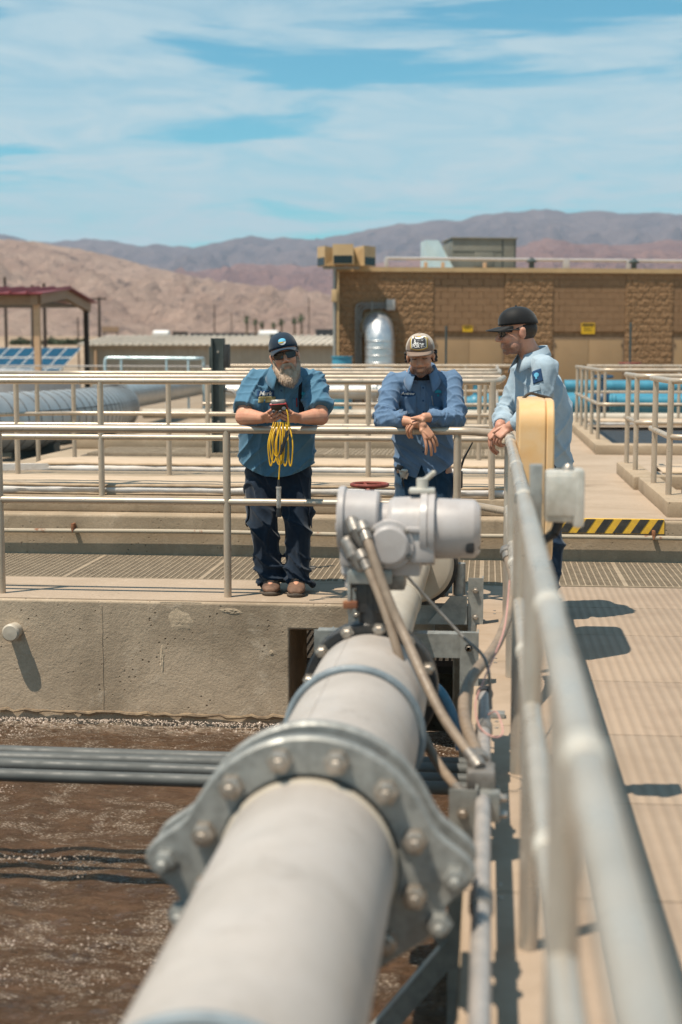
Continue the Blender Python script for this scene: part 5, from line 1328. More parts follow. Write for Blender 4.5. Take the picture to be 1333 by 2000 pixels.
def collar(root, mat, neck, r, fwd, lean=.12, leaf=.075, opn=30):
    """band round the neck and two pointed leaves"""
    c = Vector(neck); f = Vector((fwd[0], fwd[1], 0)).normalized(); s = Vector((-f.y, f.x, 0)); up = Vector((0, 0, 1)); n = 40; vs = []
    prof = [(.0, -.018), (.006, .030), (.012, .034), (.026, .004), (.034, -.020)]
    for i in range(n + 1):
        a = R_(opn) + (2 * math.pi - 2 * R_(opn)) * i / n; e = min(i, n - i) / n
        k = max(0, 1 - e / .26)
        for j, (o_, z) in enumerate(prof):
            rr = r + o_ + (leaf * .40 * k if j >= 4 else leaf * .12 * k if j == 3 else 0); zz = z - (leaf * .80 * k ** 1.3 if j >= 4 else leaf * .30 * k if j == 3 else .016 * k)
            p = c + (f * math.cos(a) + s * math.sin(a)) * rr * (1 if j < 3 else 1) + up * (zz - lean * .10 * math.cos(a)); vs.append(p[:])
    m_ = len(prof); fs = [(i * m_ + j, (i + 1) * m_ + j, (i + 1) * m_ + j + 1, i * m_ + j + 1) for i in range(n) for j in range(m_ - 1)]
    m = MB(); m.add(vs, fs); o = m.build('collar', mat, root, True, 50, False); s_ = o.modifiers.new('t', 'SOLIDIFY'); s_.thickness = .003; return o
def trim_hem(me, hem):
    bm = bmesh.new(); bm.from_mesh(me); dl = [f for f in bm.faces if f.calc_center_median().z < hem(f.calc_center_median())]
    bmesh.ops.delete(bm, geom=dl, context='FACES')
    for v in bm.verts:
        if v.is_boundary: v.co.z = hem(v.co)
    bm.to_mesh(me); bm.free(); me.update()
def bvh_of(me):
    return BVHTree.FromPolygons([v.co[:] for v in me.vertices], [tuple(p.vertices) for p in me.polygons])
def head_matrix(c, yaw, roll, pitch): return Matrix.Translation(c) @ Euler((0, 0, R_(yaw))).to_matrix().to_4x4() @ Euler((0, R_(roll), 0)).to_matrix().to_4x4() @ Euler((R_(pitch), 0, 0)).to_matrix().to_4x4()
def glasses(root, Mh, sc, dark=True):
    m = MB(); g = bpy.data.objects.new('x', None)
    for s in (-1, 1):
        pts = []
        for k in range(18):
            a = 2 * math.pi * k / 18; pts.append((s * .034 + .030 * math.copysign(abs(math.cos(a)) ** .75, math.cos(a)), .0195 * math.copysign(abs(math.sin(a)) ** .8, math.sin(a)) + .004))
        vs = [Mh @ (Vector((x, -.103 + .9 * x * x * 9 * .6, z)) * sc) for x, z in pts]; c = sum(vs, Vector()) / len(vs) + Mh.to_3x3() @ Vector((0, -.003, 0))
        m.add([v[:] for v in vs] + [c[:]], [(k, (k + 1) % 18, 18) for k in range(18)])
    fr = MB()
    fr.tube([(Mh @ (Vector((x, -.104 + 5.2 * x * x, .022 - abs(x) * .02)) * sc))[:] for x in np.linspace(-.066, .066, 15)], .0032 * sc, 8)
    for s in (-1, 1):
        fr.tube([(Mh @ (Vector(p) * sc))[:] for p in ((s * .066, -.080, .020), (s * .078, -.045, .018), (s * .081, .0, .012))], .0034 * sc, 8)
        fr.tube([(Mh @ (Vector((s * .034 + .031 * math.copysign(abs(math.cos(a)) ** .75, math.cos(a)), -.1035 + 5.2 * (s * .034 + .031 * math.copysign(abs(math.cos(a)) ** .75, math.cos(a))) ** 2, .0205 * math.copysign(abs(math.sin(a)) ** .8, math.sin(a)) + .004)) * sc))[:] for a in np.linspace(0, 2 * math.pi, 20, endpoint=False)], .0022 * sc, 6, closed=True)
    f_ = fr.build('sunglasses' if dark else 'glasses', 'black_plastic', root); m.build('lens', 'lens_dark', f_, True, 60, False); return f_

# ================================================= man with grey beard
A = thing('person', 'bearded man in navy cap, sunglasses and blue short-sleeved work shirt at the rail', 'person', (-1.27, 8.8, 0))
O = Vector((-1.27, 8.8, 0))
def L(x, y, z): return Vector((x, y, z)) - O
Mh = head_matrix(L(-1.250, 8.69, 1.492), 9, -11, -2)
m = MB(); fg = MB(); head_shapes(m, Mh, 1.03, 1.1, 1.08)
neck = L(-1.265, 8.79, 1.395)
m.cap(Mh @ Vector((0, .02, -.05)), .058, neck, .066)
SL, SR, EL, ER, WL, WR = L(-1.455, 8.83, 1.325), L(-1.085, 8.83, 1.33), L(-1.508, 8.665, 1.118), L(-1.025, 8.665, 1.120), L(-1.368, 8.545, 1.120), L(-1.132, 8.545, 1.120)
m.cap(SL, .062, EL, .050); m.cap(SR, .062, ER, .050)
for e, w in ((EL, WL), (ER, WR)):
    mid = e.lerp(w, .32); m.chain([e, mid + Vector((0, 0, .004)), w], [.050, .052, .034])
m.loft([(L(-1.335, 8.98, .72), (.16, 0, 0), (0, .11, 0)), (L(-1.33, 8.95, .95), (.2, 0, 0), (0, .13, 0)), (L(-1.29, 8.88, 1.2), (.19, 0, 0), (0, .11, 0)), (L(-1.27, 8.82, 1.36), (.13, 0, 0), (0, .07, 0))])
m.cap(SL, .05, neck, .06); m.cap(SR, .05, neck, .06)
HL, HR, KL, KR, NL, NR = L(-1.435, 8.985, .74), L(-1.235, 8.985, .74), L(-1.418, 8.89, .40), L(-1.208, 8.89, .40), L(-1.362, 8.86, .09), L(-1.198, 8.83, .085)
m.chain([HL, KL, NL], [.09, .06, .042]); m.chain([HR, KR, NR], [.09, .06, .042]); m.cap(NL, .042, L(-1.352, 8.72, .05), .03); m.cap(NR, .042, L(-1.185, 8.69, .05), .03)
hand(m, fg, WL, (.66, -.72, .08), (.62, .45, .65), -1, (38, 45, 30), thumb_dir=(.55, -.30, .80))
hand(m, fg, WR, (-.66, -.72, .08), (-.62, .45, .65), 1, (38, 45, 30), thumb_dir=(-.55, -.30, .80))
me = remesh(m, .0048, 3, 'body', fg); stubble_attr(me, Mh, beard_mask, 1.03); link('body', me, 'skin_ruddy', A)
# shirt
m = MB()
m.loft([(L(-1.338, 8.985, .66), (.235, 0, 0), (0, .15, 0)), (L(-1.342, 8.975, .80), (.243, 0, 0), (0, .155, 0)), (L(-1.342, 8.96, .92), (.248, 0, 0), (0, .165, 0)), (L(-1.325, 8.93, 1.05), (.238, 0, 0), (0, .165, 0)), (L(-1.295, 8.885, 1.20), (.215, 0, 0), (0, .145, 0)), (L(-1.278, 8.845, 1.31), (.19, 0, 0), (0, .115, .02)), (L(-1.266, 8.80, 1.385), (.10, 0, 0), (0, .075, .02)), (L(-1.264, 8.79, 1.40), (.075, 0, 0), (0, .065, .02))], 32)
m.cap(SL + Vector((0, 0, .005)), .073, neck + Vector((0, .01, -.02)), .07); m.cap(SR + Vector((0, 0, .005)), .073, neck + Vector((0, .01, -.02)), .07)
for s_, e_ in ((SL, EL), (SR, ER)):
    h_ = s_.lerp(e_, .80); m.tube([s_[:], s_.lerp(e_, .4)[:], h_[:]], [.075, .083, .092], 20); m.ball(s_, .078)
def foldsA(p, n):
    d = .013 * crease(p, (1, .2, .22), 24, 1, .8) * np.clip((1.25 - p[:, 2]) * 4, 0.25, 1) + .010 * crease(p, (.9, .1, -.6), 34, 2, .7) + .007 * lumps(p, 26, 3)
    for s_, e_ in ((SL, EL), (SR, ER)):
        k = np.clip(1 - seg_dist(p, s_, e_) / .13, 0, 1); ax = np.array(e_ - s_); d += k * (.016 * crease(p, ax + np.array([.05, .05, .02]), 42, 5, .9))
    return d - .005
me = remesh(m, .008, 3, 'shirt', None, foldsA)
def hemA(c):
    x = c.x + 1.27; fr = c.y < .12
    u = abs((c.x + .06) / .25); return (.735 + .095 * min(1, u) ** 2) if True else 0
trim_hem(me, hemA); shirtA = link('shirt', me, 'shirt_blue', A); sdm = shirtA.modifiers.new('t', 'SOLIDIFY'); sdm.thickness = .003
bv = bvh_of(me); D = (0, 1, 0); X_, Z_ = (1, 0, 0), (0, 0, 1)
collar(shirtA, 'shirt_blue', neck + Vector((0, -.012, .004)), .072, (0.08, -1), .3, .085, 24)
def cA(px_x, z): return L(px_x, 8.3, z)
decal(shirtA, 'placket', 'shirt_blue', bv, cA(-1.278, 1.10), X_, Z_, D, .034, .44, None, .003, 14)
for z in (1.28, 1.19, 1.09, .99, .89):
    h_ = bv.ray_cast(cA(-1.278, z), Vector(D)); 
    if h_[0] is not None: MB().lathe(h_[0] + Vector((0, -.002, 0)), (0, -1, 0), [(0, .006), (.003, .006), (.004, .004)], 10).build('button', 'logo_navy', shirtA)
decal(shirtA, 'pocket', 'shirt_blue', bv, cA(-1.385, 1.165), X_, Z_, D, .115, .13, None, .004); decal(shirtA, 'pocket', 'shirt_blue', bv, cA(-1.155, 1.165), X_, Z_, D, .115, .13, None, .004)
decal(shirtA, 'name_patch', 'logo_navy', bv, cA(-1.375, 1.262), X_, Z_, D, .10, .038, None, .004)
text_on(shirtA, 'name_text', 'print_white', bv, 'Mark', .036, cA(-1.378, 1.262), X_, Z_, D, .0065, .25)
decal(shirtA, 'pocket_notebook', 'pocket_gold', bv, cA(-1.365, 1.225), X_, (.08, 0, 1), D, .098, .038, None, .008)
decal(shirtA, 'chest_logo', 'logo_teal', bv, cA(-1.143, 1.262), X_, Z_, D, .030, .022, disc_shape, .006); decal(shirtA, 'chest_logo_stem', 'logo_teal', bv, cA(-1.143, 1.246), X_, Z_, D, .012, .012, None, .006)
m = MB()
for k in range(2): h_ = bv.ray_cast(cA(-1.185, 1.22 - .05 * k), Vector(D)); 
pz = [bv.ray_cast(cA(-1.185, z), Vector(D))[0] for z in (1.235, 1.21, 1.18)]
if all(p is not None for p in pz): MB().tube([(p + Vector((0, -.008, 0)))[:] for p in pz], .0035, 8).build('pen', 'red_plastic', shirtA)
# harness strap on his left chest
pz = [bv.ray_cast(cA(x, z), Vector(D))[0] for x, z in ((-1.158, 1.345), (-1.163, 1.29), (-1.166, 1.235), (-1.155, 1.19), (-1.145, 1.15))]
if all(p is not None for p in pz): MB().tube([(p + Vector((0, -.006, 0)))[:] for p in bez([q_[:] for q_ in pz], 4) and [Vector(q_) for q_ in bez([q_[:] for q_ in pz], 4)]], .010, 8, flat=.4).build('strap', 'tee_black', A); MB().box(pz[3] + Vector((.008, -.016, -.02)), (.05, .025, .09), None, .008).build('holster', 'tee_black', A)
# trousers
m = MB()
m.loft([(L(-1.335, 8.99, .60), (.18, 0, 0), (0, .12, 0)), (L(-1.335, 8.99, .70), (.215, 0, 0), (0, .14, 0)), (L(-1.338, 8.985, .82), (.215, 0, 0), (0, .14, 0)), (L(-1.338, 8.98, .90), (.21, 0, 0), (0, .14, 0))], 26)
m.chain([L(-1.445, 8.985, .70), L(-1.432, 8.93, .52), L(-1.412, 8.875, .38), L(-1.39, 8.865, .22), L(-1.362, 8.86, .115)], [.118, .104, .094, .090, .082]); m.tube([L(-1.362, 8.86, .13)[:], L(-1.358, 8.852, .062)[:]], [.082, .088], 18)
m.chain([L(-1.228, 8.985, .70), L(-1.215, 8.93, .52), L(-1.200, 8.875, .38), L(-1.197, 8.86, .22), L(-1.195, 8.84, .115)], [.113, .100, .088, .086, .080]); m.tube([L(-1.195, 8.84, .13)[:], L(-1.19, 8.832, .058)[:]], [.080, .086], 18)
def foldsT(p, n):
    lo = np.clip((.30 - p[:, 2]) / .2, 0, 1); kn = np.exp(-((p[:, 2] - .42) / .10) ** 2); up_ = np.clip((p[:, 2] - .5) * 4, 0, 1)
    return .024 * lo * crease(p, (.18, .1, 1), 42, 11, 1.1) + .018 * kn * crease(p, (.5, .2, .8), 30, 12, .9) + .014 * crease(p, (.75, .3, .35), 18, 13, .9) + .006 * lumps(p, 18, 14) + .008 * up_ * crease(p, (.6, .1, .7), 26, 15, .8) - .008
me = remesh(m, .009, 3, 'trousers', None, foldsT); trA = link('trousers', me, 'trouser_navy', A); bvt = bvh_of(me)
decal(trA, 'cargo_pocket', 'trouser_navy', bvt, L(-1.70, 8.93, .50), (0, 1, .1), Z_, (1, 0, 0), .13, .17, None, .012); decal(trA, 'cargo_pocket', 'trouser_navy', bvt, L(-.95, 8.93, .50), (0, 1, .1), Z_, (-1, 0, 0), .13, .17, None, .012)
shoe(A, L(-1.365, 8.93, 0), L(-1.342, 8.655, 0), .105); shoe(A, L(-1.20, 8.90, 0), L(-1.178, 8.615, 0), .105)
cA_ = cap_parts(A, Mh, 'cap_navy', 'cap_navy', 1.04, brim=.066, z0=.043)
bvc = bvh_of(cA_.data); R3 = Mh.to_3x3(); fo = -(R3 @ Vector((0, -1, 0)))
def hp(p): return Mh @ (Vector(p) * 1.04)
decal(cA_, 'badge', 'print_white', bvc, hp((0, -.25, .082)), R3 @ Vector((1, 0, 0)), R3 @ Vector((0, 0, 1)), fo, .047, .042, disc_shape, .002)
decal(cA_, 'badge_sky', 'logo_sky', bvc, hp((0, -.25, .0875)), R3 @ Vector((1, 0, 0)), R3 @ Vector((0, 0, 1)), fo, .046, .030, lambda a, b: (disc_shape(a, b)[0], max(-.35, disc_shape(a, b)[1])), .004)
decal(cA_, 'badge_hill', 'patch_yellow', bvc, hp((-.006, -.25, .079)), R3 @ Vector((1, 0, 0)), R3 @ Vector((0, 0, 1)), fo, .030, .007, disc_shape, .005)
glasses(A, Mh, 1.04)
# beard: full rounded mass with strands
m = MB()
def bq(p): return Mh @ (Vector(p) * 1.03)
for s in (-1, 1): m.chain([bq((s * .070, -.012, -.02)), bq((s * .066, -.028, -.062)), bq((s * .045, -.058, -.105)), bq((s * .020, -.078, -.135))], [.010, .016, .025, .029]); m.chain([bq((s * .006, -.098, -.050)), bq((s * .026, -.092, -.056)), bq((s * .036, -.082, -.078))], [.0085, .0095, .011])
m.chain([bq((0, -.080, -.100)), bq((0, -.080, -.134)), bq((.004, -.072, -.158))], [.030, .036, .020]); m.ball(bq((0, -.055, -.112)), .044)
bme = remesh(m, .005, 4, 'beard'); beard = link('beard', bme, 'hair_beard', A)
rs = random.Random(4); st_ = MB(); R3i = R3
for p in rs.sample(list(bme.polygons), min(2600, len(bme.polygons))):
    n_ = p.normal; c = p.center; lc = Mh.inverted() @ c
    d = (R3 @ Vector((rs.uniform(-.25, .25), -.15, -1)) + n_ * .55).normalized(); L_ = rs.uniform(.010, .020) * (1.3 if lc.z < -.12 else .8); s_ = d.cross(n_); 
    if s_.length < 1e-3: continue
    s_ = s_.normalized() * .0011; mid_ = c + d * L_ * .55 + n_ * .002; tip = c + d * L_ + Vector((rs.uniform(-.004, .004), 0, -.002))
    st_.add([(c - s_)[:], (c + s_)[:], (mid_ + s_)[:], (mid_ - s_)[:], tip[:]], [(0, 1, 2, 3), (3, 2, 4)])
o = st_.build('beard_strands', 'hair_beard', beard, True, 60, False); o['kind'] = 'stuff'
# things he holds: meter and cable with probe
mt = thing('handheld_meter', 'black handheld meter with red stripe held by the bearded man', 'meter', (-1.25, 8.475, 1.178), 0)
M_ = Euler((R_(-28), R_(-4), 0))
m = MB(); m.box((0, 0, .012), (.098, .135, .042), M_, .013); m.build('case', 'black_plastic', mt)
m = MB(); m.box((0, -.003, .0), (.102, .139, .012), M_, .004); m.build('red_band', 'red_plastic', mt)
m = MB(); m.box((0, .01, .036), (.066, .075, .004), M_, .001); m.build('screen', 'grey_plastic', mt)
for x in (-.028, .012): m = MB(); m.lathe((x, -.062, -.012), (0, -1, -.3), [(0, .009), (.006, .010), (.012, .007)], 12); m.build('port', 'grey_plastic', mt)
m = MB(); m.lathe((.032, -.058, .0), (.25, -1, .25), [(0, .013), (.012, .014), (.02, .010), (.028, .009)], 14); m.build('connector', 'grey_plastic', mt)
cb = thing('probe_cable', 'yellow coiled cable with grey probe hanging from the bearded man\'s hands', 'cable', (-1.245, 8.43, 1.10))
rs = random.Random(9)
for k in range(7):
    top = Vector((-.03 + .012 * k + rs.uniform(-.004, .004), .01 + rs.uniform(-.02, .02), .0)); w = rs.uniform(.012, .028); h = rs.uniform(.19, .27) if k < 5 else .26; cx = top.x + rs.uniform(-.02, .015) + (.03 if k == 6 else 0)
    pts = [(top.x - .006, top.y, 0), (cx - w, -.03 + rs.uniform(-.01, .01), -h * .45), (cx - w * .7, -.03, -h * .85), (cx, -.032, -h), (cx + w * .75, -.03, -h * .85), (cx + w, -.028, -h * .45), (top.x + .006, top.y, 0)]
    MB().tube(bez(pts, 8), .0042, 8).build('cable_loop', 'yellow_cable', cb)
MB().tube(bez([(.033, -.02, .085), (.052, -.035, .06), (.058, -.04, .0), (.052, -.045, -.055)], 8), .0042, 8).build('lead', 'yellow_cable', cb)
m = MB(); m.chain([(.052, -.045, -.05), (.046, -.046, -.075)], [.006, .009], 10); m.box((.035, -.047, -.115), (.021, .016, .095), Euler((0, R_(18), 0)), .005); m.chain([(.022, -.046, -.16), (.012, -.044, -.19)], [.008, .005], 10); m.build('inline_plug', 'black_plastic', cb)
MB().tube(bez([(.012, -.044, -.19), (.004, -.04, -.27), (-.002, -.04, -.355)], 6), .0042, 8).build('lead', 'yellow_cable', cb)
m = MB(); m.lathe((-.002, -.04, -.34), (0, 0, -1), [(0, .006), (.03, .008), (.045, .010)], 14); m.build('strain_relief', 'black_plastic', cb)
m = MB(); m.lathe((-.002, -.04, -.383), (0, 0, -1), [(0, .012), (.002, .0165), (.012, .0165), (.014, .0145), (.10, .0145), (.125, .0135), (.13, .011)], 20); m.build('probe', 'probe_metal', cb)
m = MB(); m.lathe((-.002, -.04, -.513), (0, 0, -1), [(0, .013), (.012, .013), (.045, .017), (.052, .016)], 16); m.build('probe_tip', 'black_plastic', cb)

# ================================================= man in trucker cap and long-sleeved slate shirt
B = thing('person', 'man in tan trucker cap and slate long-sleeved shirt, arms folded on the rail', 'person', (-.41, 8.85, 0))
O = Vector((-.41, 8.85, 0))
Mh = head_matrix(L(-.418, 8.705, 1.492), -2, -3, 11)
m = MB(); fg = MB(); head_shapes(m, Mh, 1.0, .97, 1.0)
neck = L(-.410, 8.82, 1.385)
m.cap(Mh @ Vector((0, .02, -.055)), .053, neck, .060)
SL, SR, EL, ER = L(-.590, 8.86, 1.325), L(-.240, 8.86, 1.335), L(-.640, 8.675, 1.118), L(-.205, 8.675, 1.118)
WA, WB = L(-.385, 8.555, 1.128), L(-.455, 8.545, 1.098)      # WA: image-right arm, lies over the other
m.chain([SL, EL, WB], [.055, .044, .028]); m.chain([SR, ER, WA], [.055, .044, .028])
m.loft([(L(-.405, 9.0, .72), (.14, 0, 0), (0, .10, 0)), (L(-.405, 8.97, .95), (.16, 0, 0), (0, .10, 0)), (L(-.41, 8.91, 1.2), (.165, 0, 0), (0, .10, 0)), (L(-.41, 8.85, 1.35), (.12, 0, 0), (0, .065, 0))])
m.cap(SL, .045, neck, .055); m.cap(SR, .045, neck, .055)
m.chain([L(-.50, 9.0, .76), L(-.49, 8.95, .42), L(-.50, 8.93, .09)], [.085, .058, .04]); m.chain([L(-.31, 9.0, .76), L(-.31, 8.95, .42), L(-.31, 8.93, .09)], [.085, .058, .04])
m.cap(L(-.5, 8.93, .07), .04, L(-.5, 8.79, .045), .03); m.cap(L(-.31, 8.93, .07), .04, L(-.31, 8.79, .045), .03)
hand(m, fg, WA, (-.86, -.28, -.30), (-.22, .35, -.9), 1, (38, 42, 25), thumb_dir=(-.75, -.35, .35))
hand(m, fg, WB + Vector((.06, -.012, -.018)), (.50, -.22, -.84), (-.5, .75, -.25), -1, (12, 22, 14), .3, 1., None, (.75, -.2, -.5))
m.cap(WB, .027, WB + Vector((.06, -.012, -.018)), .026)
me = remesh(m, .0048, 3, 'body', fg); stubble_attr(me, Mh, beard_mask); link('body', me, 'skin_tan', B)
m = MB()
m.loft([(L(-.405, 9.0, .66), (.19, 0, 0), (0, .135, 0)), (L(-.405, 8.99, .80), (.192, 0, 0), (0, .135, 0)), (L(-.405, 8.975, .92), (.19, 0, 0), (0, .13, 0)), (L(-.408, 8.95, 1.05), (.185, 0, 0), (0, .13, 0)), (L(-.41, 8.915, 1.20), (.19, 0, 0), (0, .125, 0)), (L(-.41, 8.87, 1.31), (.175, 0, 0), (0, .10, .02)), (L(-.41, 8.825, 1.375), (.09, 0, 0), (0, .07, .02)), (L(-.41, 8.818, 1.388), (.068, 0, 0), (0, .06, .02))], 32)
m.cap(SL, .068, neck + Vector((0, .01, -.02)), .064); m.cap(SR, .068, neck + Vector((0, .01, -.02)), .064)
for s_, e_, w_ in ((SL, EL, WB), (SR, ER, WA)):
    m.chain([s_, s_.lerp(e_, .5), e_, e_.lerp(w_, .5)], [.071, .070, .058, .050], 18)
    c_ = e_.lerp(w_, .86 if w_ is WA else .70); m.tube([e_.lerp(w_, .4)[:], c_[:]], [.051, .045], 18)
def foldsB(p, n):
    d = .012 * crease(p, (1, .2, .35), 26, 21, .9) * np.clip((1.3 - p[:, 2]) * 4, .2, 1) + .009 * crease(p, (.7, .1, .75), 32, 22, .8) + .006 * lumps(p, 26, 23)
    for s_, e_, w_, k0 in ((SL, EL, WB, 24), (SR, ER, WA, 25)):
        k = np.clip(1 - seg_dist(p, s_, e_) / .11, 0, 1); k2 = np.clip(1 - seg_dist(p, e_, w_) / .09, 0, 1); ne = near(p, e_, .10)
        d += k * .015 * crease(p, np.array(e_ - s_) + np.array([.06, .0, .03]), 46, k0, 1.) + k2 * .011 * crease(p, np.array(w_ - e_) + np.array([0, .05, .04]), 60, k0 + 5, .9) + ne * .012 * crease(p, (0.2, .7, .6), 60, k0 + 9, .8)
    return d - .006
me = remesh(m, .0075, 3, 'shirt', None, foldsB)
def hemB(c):
    u = (c.x + .005) / .19
    return .735 + .10 * min(1, abs(abs(u) - .22) * 1.1) ** 1.4 + (.075 * max(0, 1 - abs(u) / .16) if c.y < .1 else 0)
trim_hem(me, hemB); shB = link('shirt', me, 'shirt_slate', B); sdm = shB.modifiers.new('t', 'SOLIDIFY'); sdm.thickness = .003
bv = bvh_of(me)
collar(shB, 'shirt_slate', neck + Vector((0, -.012, .006)), .068, (0, -1), .35, .085, 30)
m = MB(); m.lathe(neck + Vector((0, -.022, -.03)), (0, -.15, 1), [(0, .07), (.03, .066), (.05, .06)], 24); m.build('undershirt', 'tee_black', B)
def cB(x, z): return L(x, 8.3, z)
decal(shB, 'placket', 'shirt_slate', bv, cB(-.404, 1.12), X_, Z_, D, .032, .40, None, .003, 14)
for z in (1.30, 1.22, 1.15, 1.0, .90):
    h_ = bv.ray_cast(cB(-.404, z), Vector(D))
    if h_[0] is not None: MB().lathe(h_[0] + Vector((0, -.002, 0)), (0, -1, 0), [(0, .006), (.003, .006), (.004, .004)], 10).build('button', 'logo_navy', shB)
decal(shB, 'pocket', 'shirt_slate', bv, cB(-.497, 1.19), X_, Z_, D, .105, .12, None, .004); decal(shB, 'pocket', 'shirt_slate', bv, cB(-.315, 1.19), X_, Z_, D, .105, .12, None, .004)
decal(shB, 'name_patch', 'logo_navy', bv, cB(-.497, 1.262), X_, Z_, D, .092, .036, disc_shape, .005); text_on(shB, 'name_text', 'print_white', bv, 'Andrew', .024, cB(-.499, 1.263), X_, Z_, D, .0075, .25)
decal(shB, 'chest_logo', 'logo_teal', bv, cB(-.313, 1.272), X_, Z_, D, .042, .030, lambda a, b: (disc_shape(a, b)[0], max(-.3, disc_shape(a, b)[1])), .006); decal(shB, 'chest_logo_stem', 'logo_teal', bv, cB(-.313, 1.252), X_, Z_, D, .012, .012, None, .006)
pz = [bv.ray_cast(cB(x, z), Vector(D))[0] for x, z in ((-.352, 1.25), (-.347, 1.22), (-.342, 1.19))]
if all(p is not None for p in pz): MB().tube([(p + Vector((0, -.009, 0)))[:] for p in pz], .0032, 8).build('pen', 'probe_metal', shB)
m = MB()
m.loft([(L(-.405, 9.01, .62), (.16, 0, 0), (0, .115, 0)), (L(-.405, 9.01, .72), (.182, 0, 0), (0, .125, 0)), (L(-.405, 9.0, .90), (.17, 0, 0), (0, .12, 0))], 26)
m.chain([L(-.50, 9.0, .72), L(-.495, 8.96, .5), L(-.495, 8.94, .3), L(-.50, 8.93, .08)], [.103, .088, .078, .075]); m.chain([L(-.31, 9.0, .72), L(-.312, 8.96, .5), L(-.31, 8.94, .3), L(-.31, 8.93, .08)], [.103, .088, .078, .075])
me = remesh(m, .009, 3, 'trousers', None, foldsT); trB = link('trousers', me, 'trouser_indigo', B)
shoe(B, L(-.50, 8.99, 0), L(-.50, 8.72, 0), .10); shoe(B, L(-.31, 8.99, 0), L(-.31, 8.72, 0), .10)
cB_ = cap_parts(B, Mh, 'cap_taupe', 'cap_taupe', 1.02, back_mat='cap_cream', flat=True, brim=.062, z0=.038)
bvc = bvh_of(cB_.data); R3 = Mh.to_3x3(); fo = -(R3 @ Vector((0, -1, -.25)))
rx_, uz_ = R3 @ Vector((1, 0, 0)), R3 @ Vector((0, -.25, 1))
def hp(p): return Mh @ (Vector(p) * 1.02)
sq = lambda a, b: (a * (1 - .12 * max(0, b) ** 3), b * (1 + .06 * (1 - a * a)))
decal(cB_, 'patch', 'patch_yellow', bvc, hp((0, -.24, .052)), rx_, uz_, fo, .105, .060, sq, .003, 12)
decal(cB_, 'patch_border', 'print_white', bvc, hp((0, -.24, .052)), rx_, uz_, fo, .092, .048, sq, .005, 12); decal(cB_, 'patch_field', 'patch_dark', bvc, hp((0, -.24, .052)), rx_, uz_, fo, .084, .042, sq, .0062, 12)
text_on(cB_, 'patch_text', 'print_white', bvc, 'BUILT\nFOR IT.', .0235, hp((0, -.24, .0525)), rx_, uz_, fo, .0078, 0, .78)
# curls at the sides and closed-down eyes
rs = random.Random(2); hr = MB()
for s in (-1, 1):
    for k in range(46):
        a = rs.uniform(-.2, 1); p = Vector((s * (.078 + rs.uniform(-.004, .016)), .015 + a * .05, .02 - rs.uniform(0, .055))); hr.ball(Mh @ p, rs.uniform(.006, .011), 7, 5)
for k in range(60):
    a = rs.uniform(.4, math.pi - .4); hr.ball(Mh @ Vector((.080 * math.cos(a), .02 + .085 * math.sin(a), rs.uniform(-.04, .02))), rs.uniform(.008, .013), 7, 5)
hr.build('hair', 'hair_dark', B, True, 80, False)
for s in (-1, 1):
    MB().tube([(Mh @ Vector(p))[:] for p in ((s * .015, -.0985, .025), (s * .033, -.097, .0305), (s * .052, -.084, .026))], [.0035, .0045, .002], 6).build('eyebrow', 'hair_dark', B)
    MB().tube([(Mh @ Vector(p))[:] for p in ((s * .018, -.0905, .002), (s * .032, -.0905, -.001), (s * .046, -.083, .002))], .0022, 6).build('eyelash', 'hair_dark', B)
# keys on the belt and the radio
ky = thing('key_ring', 'bunch of keys clipped at the trucker-cap man\'s belt', 'keys', (-.555, 8.875, .78))
m = MB(); m.box((0, 0, .02), (.04, .02, .03), Euler((0, R_(20), 0)), .004); m.build('clip', 'black_plastic', ky)
for k in range(4): m = MB(); m.box((.01 + .013 * k, -.008 * k, -.025 - .006 * (k % 2)), (.014, .003, .05), Euler((R_(10 * k), R_(-14 + 12 * k), 0)), .001); m.ball((.008 + .012 * k, -.008 * k, .0), (.012, .003, .012), 10, 6); m.build('key', 'probe_metal', ky)
m = MB(); m.chain([(.02, -.01, -.05), (.03, -.01, -.10)], [.006, .004], 8); m.build('fob', 'black_plastic', ky)
rd = thing('two_way_radio', 'black radio with long antenna at the trucker-cap man\'s hip', 'radio', (-.185, 8.95, .72))
m = MB(); m.box((0, 0, .0), (.05, .035, .11), None, .008); m.build('body', 'black_plastic', rd); m = MB(); m.tube([(.005, 0, .05), (.03, 0, .13), (.085, 0, .235)], [.008, .007, .004], 8); m.build('antenna', 'black_plastic', rd)

# ================================================= man in black cap and pale denim shirt, in profile
Cc = thing('person', 'man in black cap and pale denim shirt in profile at the rail corner', 'person', (.33, 8.12, 0))
O = Vector((.33, 8.12, 0))
Mh = head_matrix(L(.150, 8.06, 1.628), -78, 0, 8)
m = MB(); fg = MB(); head_shapes(m, Mh, 1.0, 1.0, 1.05)
neck = L(.232, 8.10, 1.495)
m.cap(Mh @ Vector((0, .03, -.05)), .055, neck, .062)
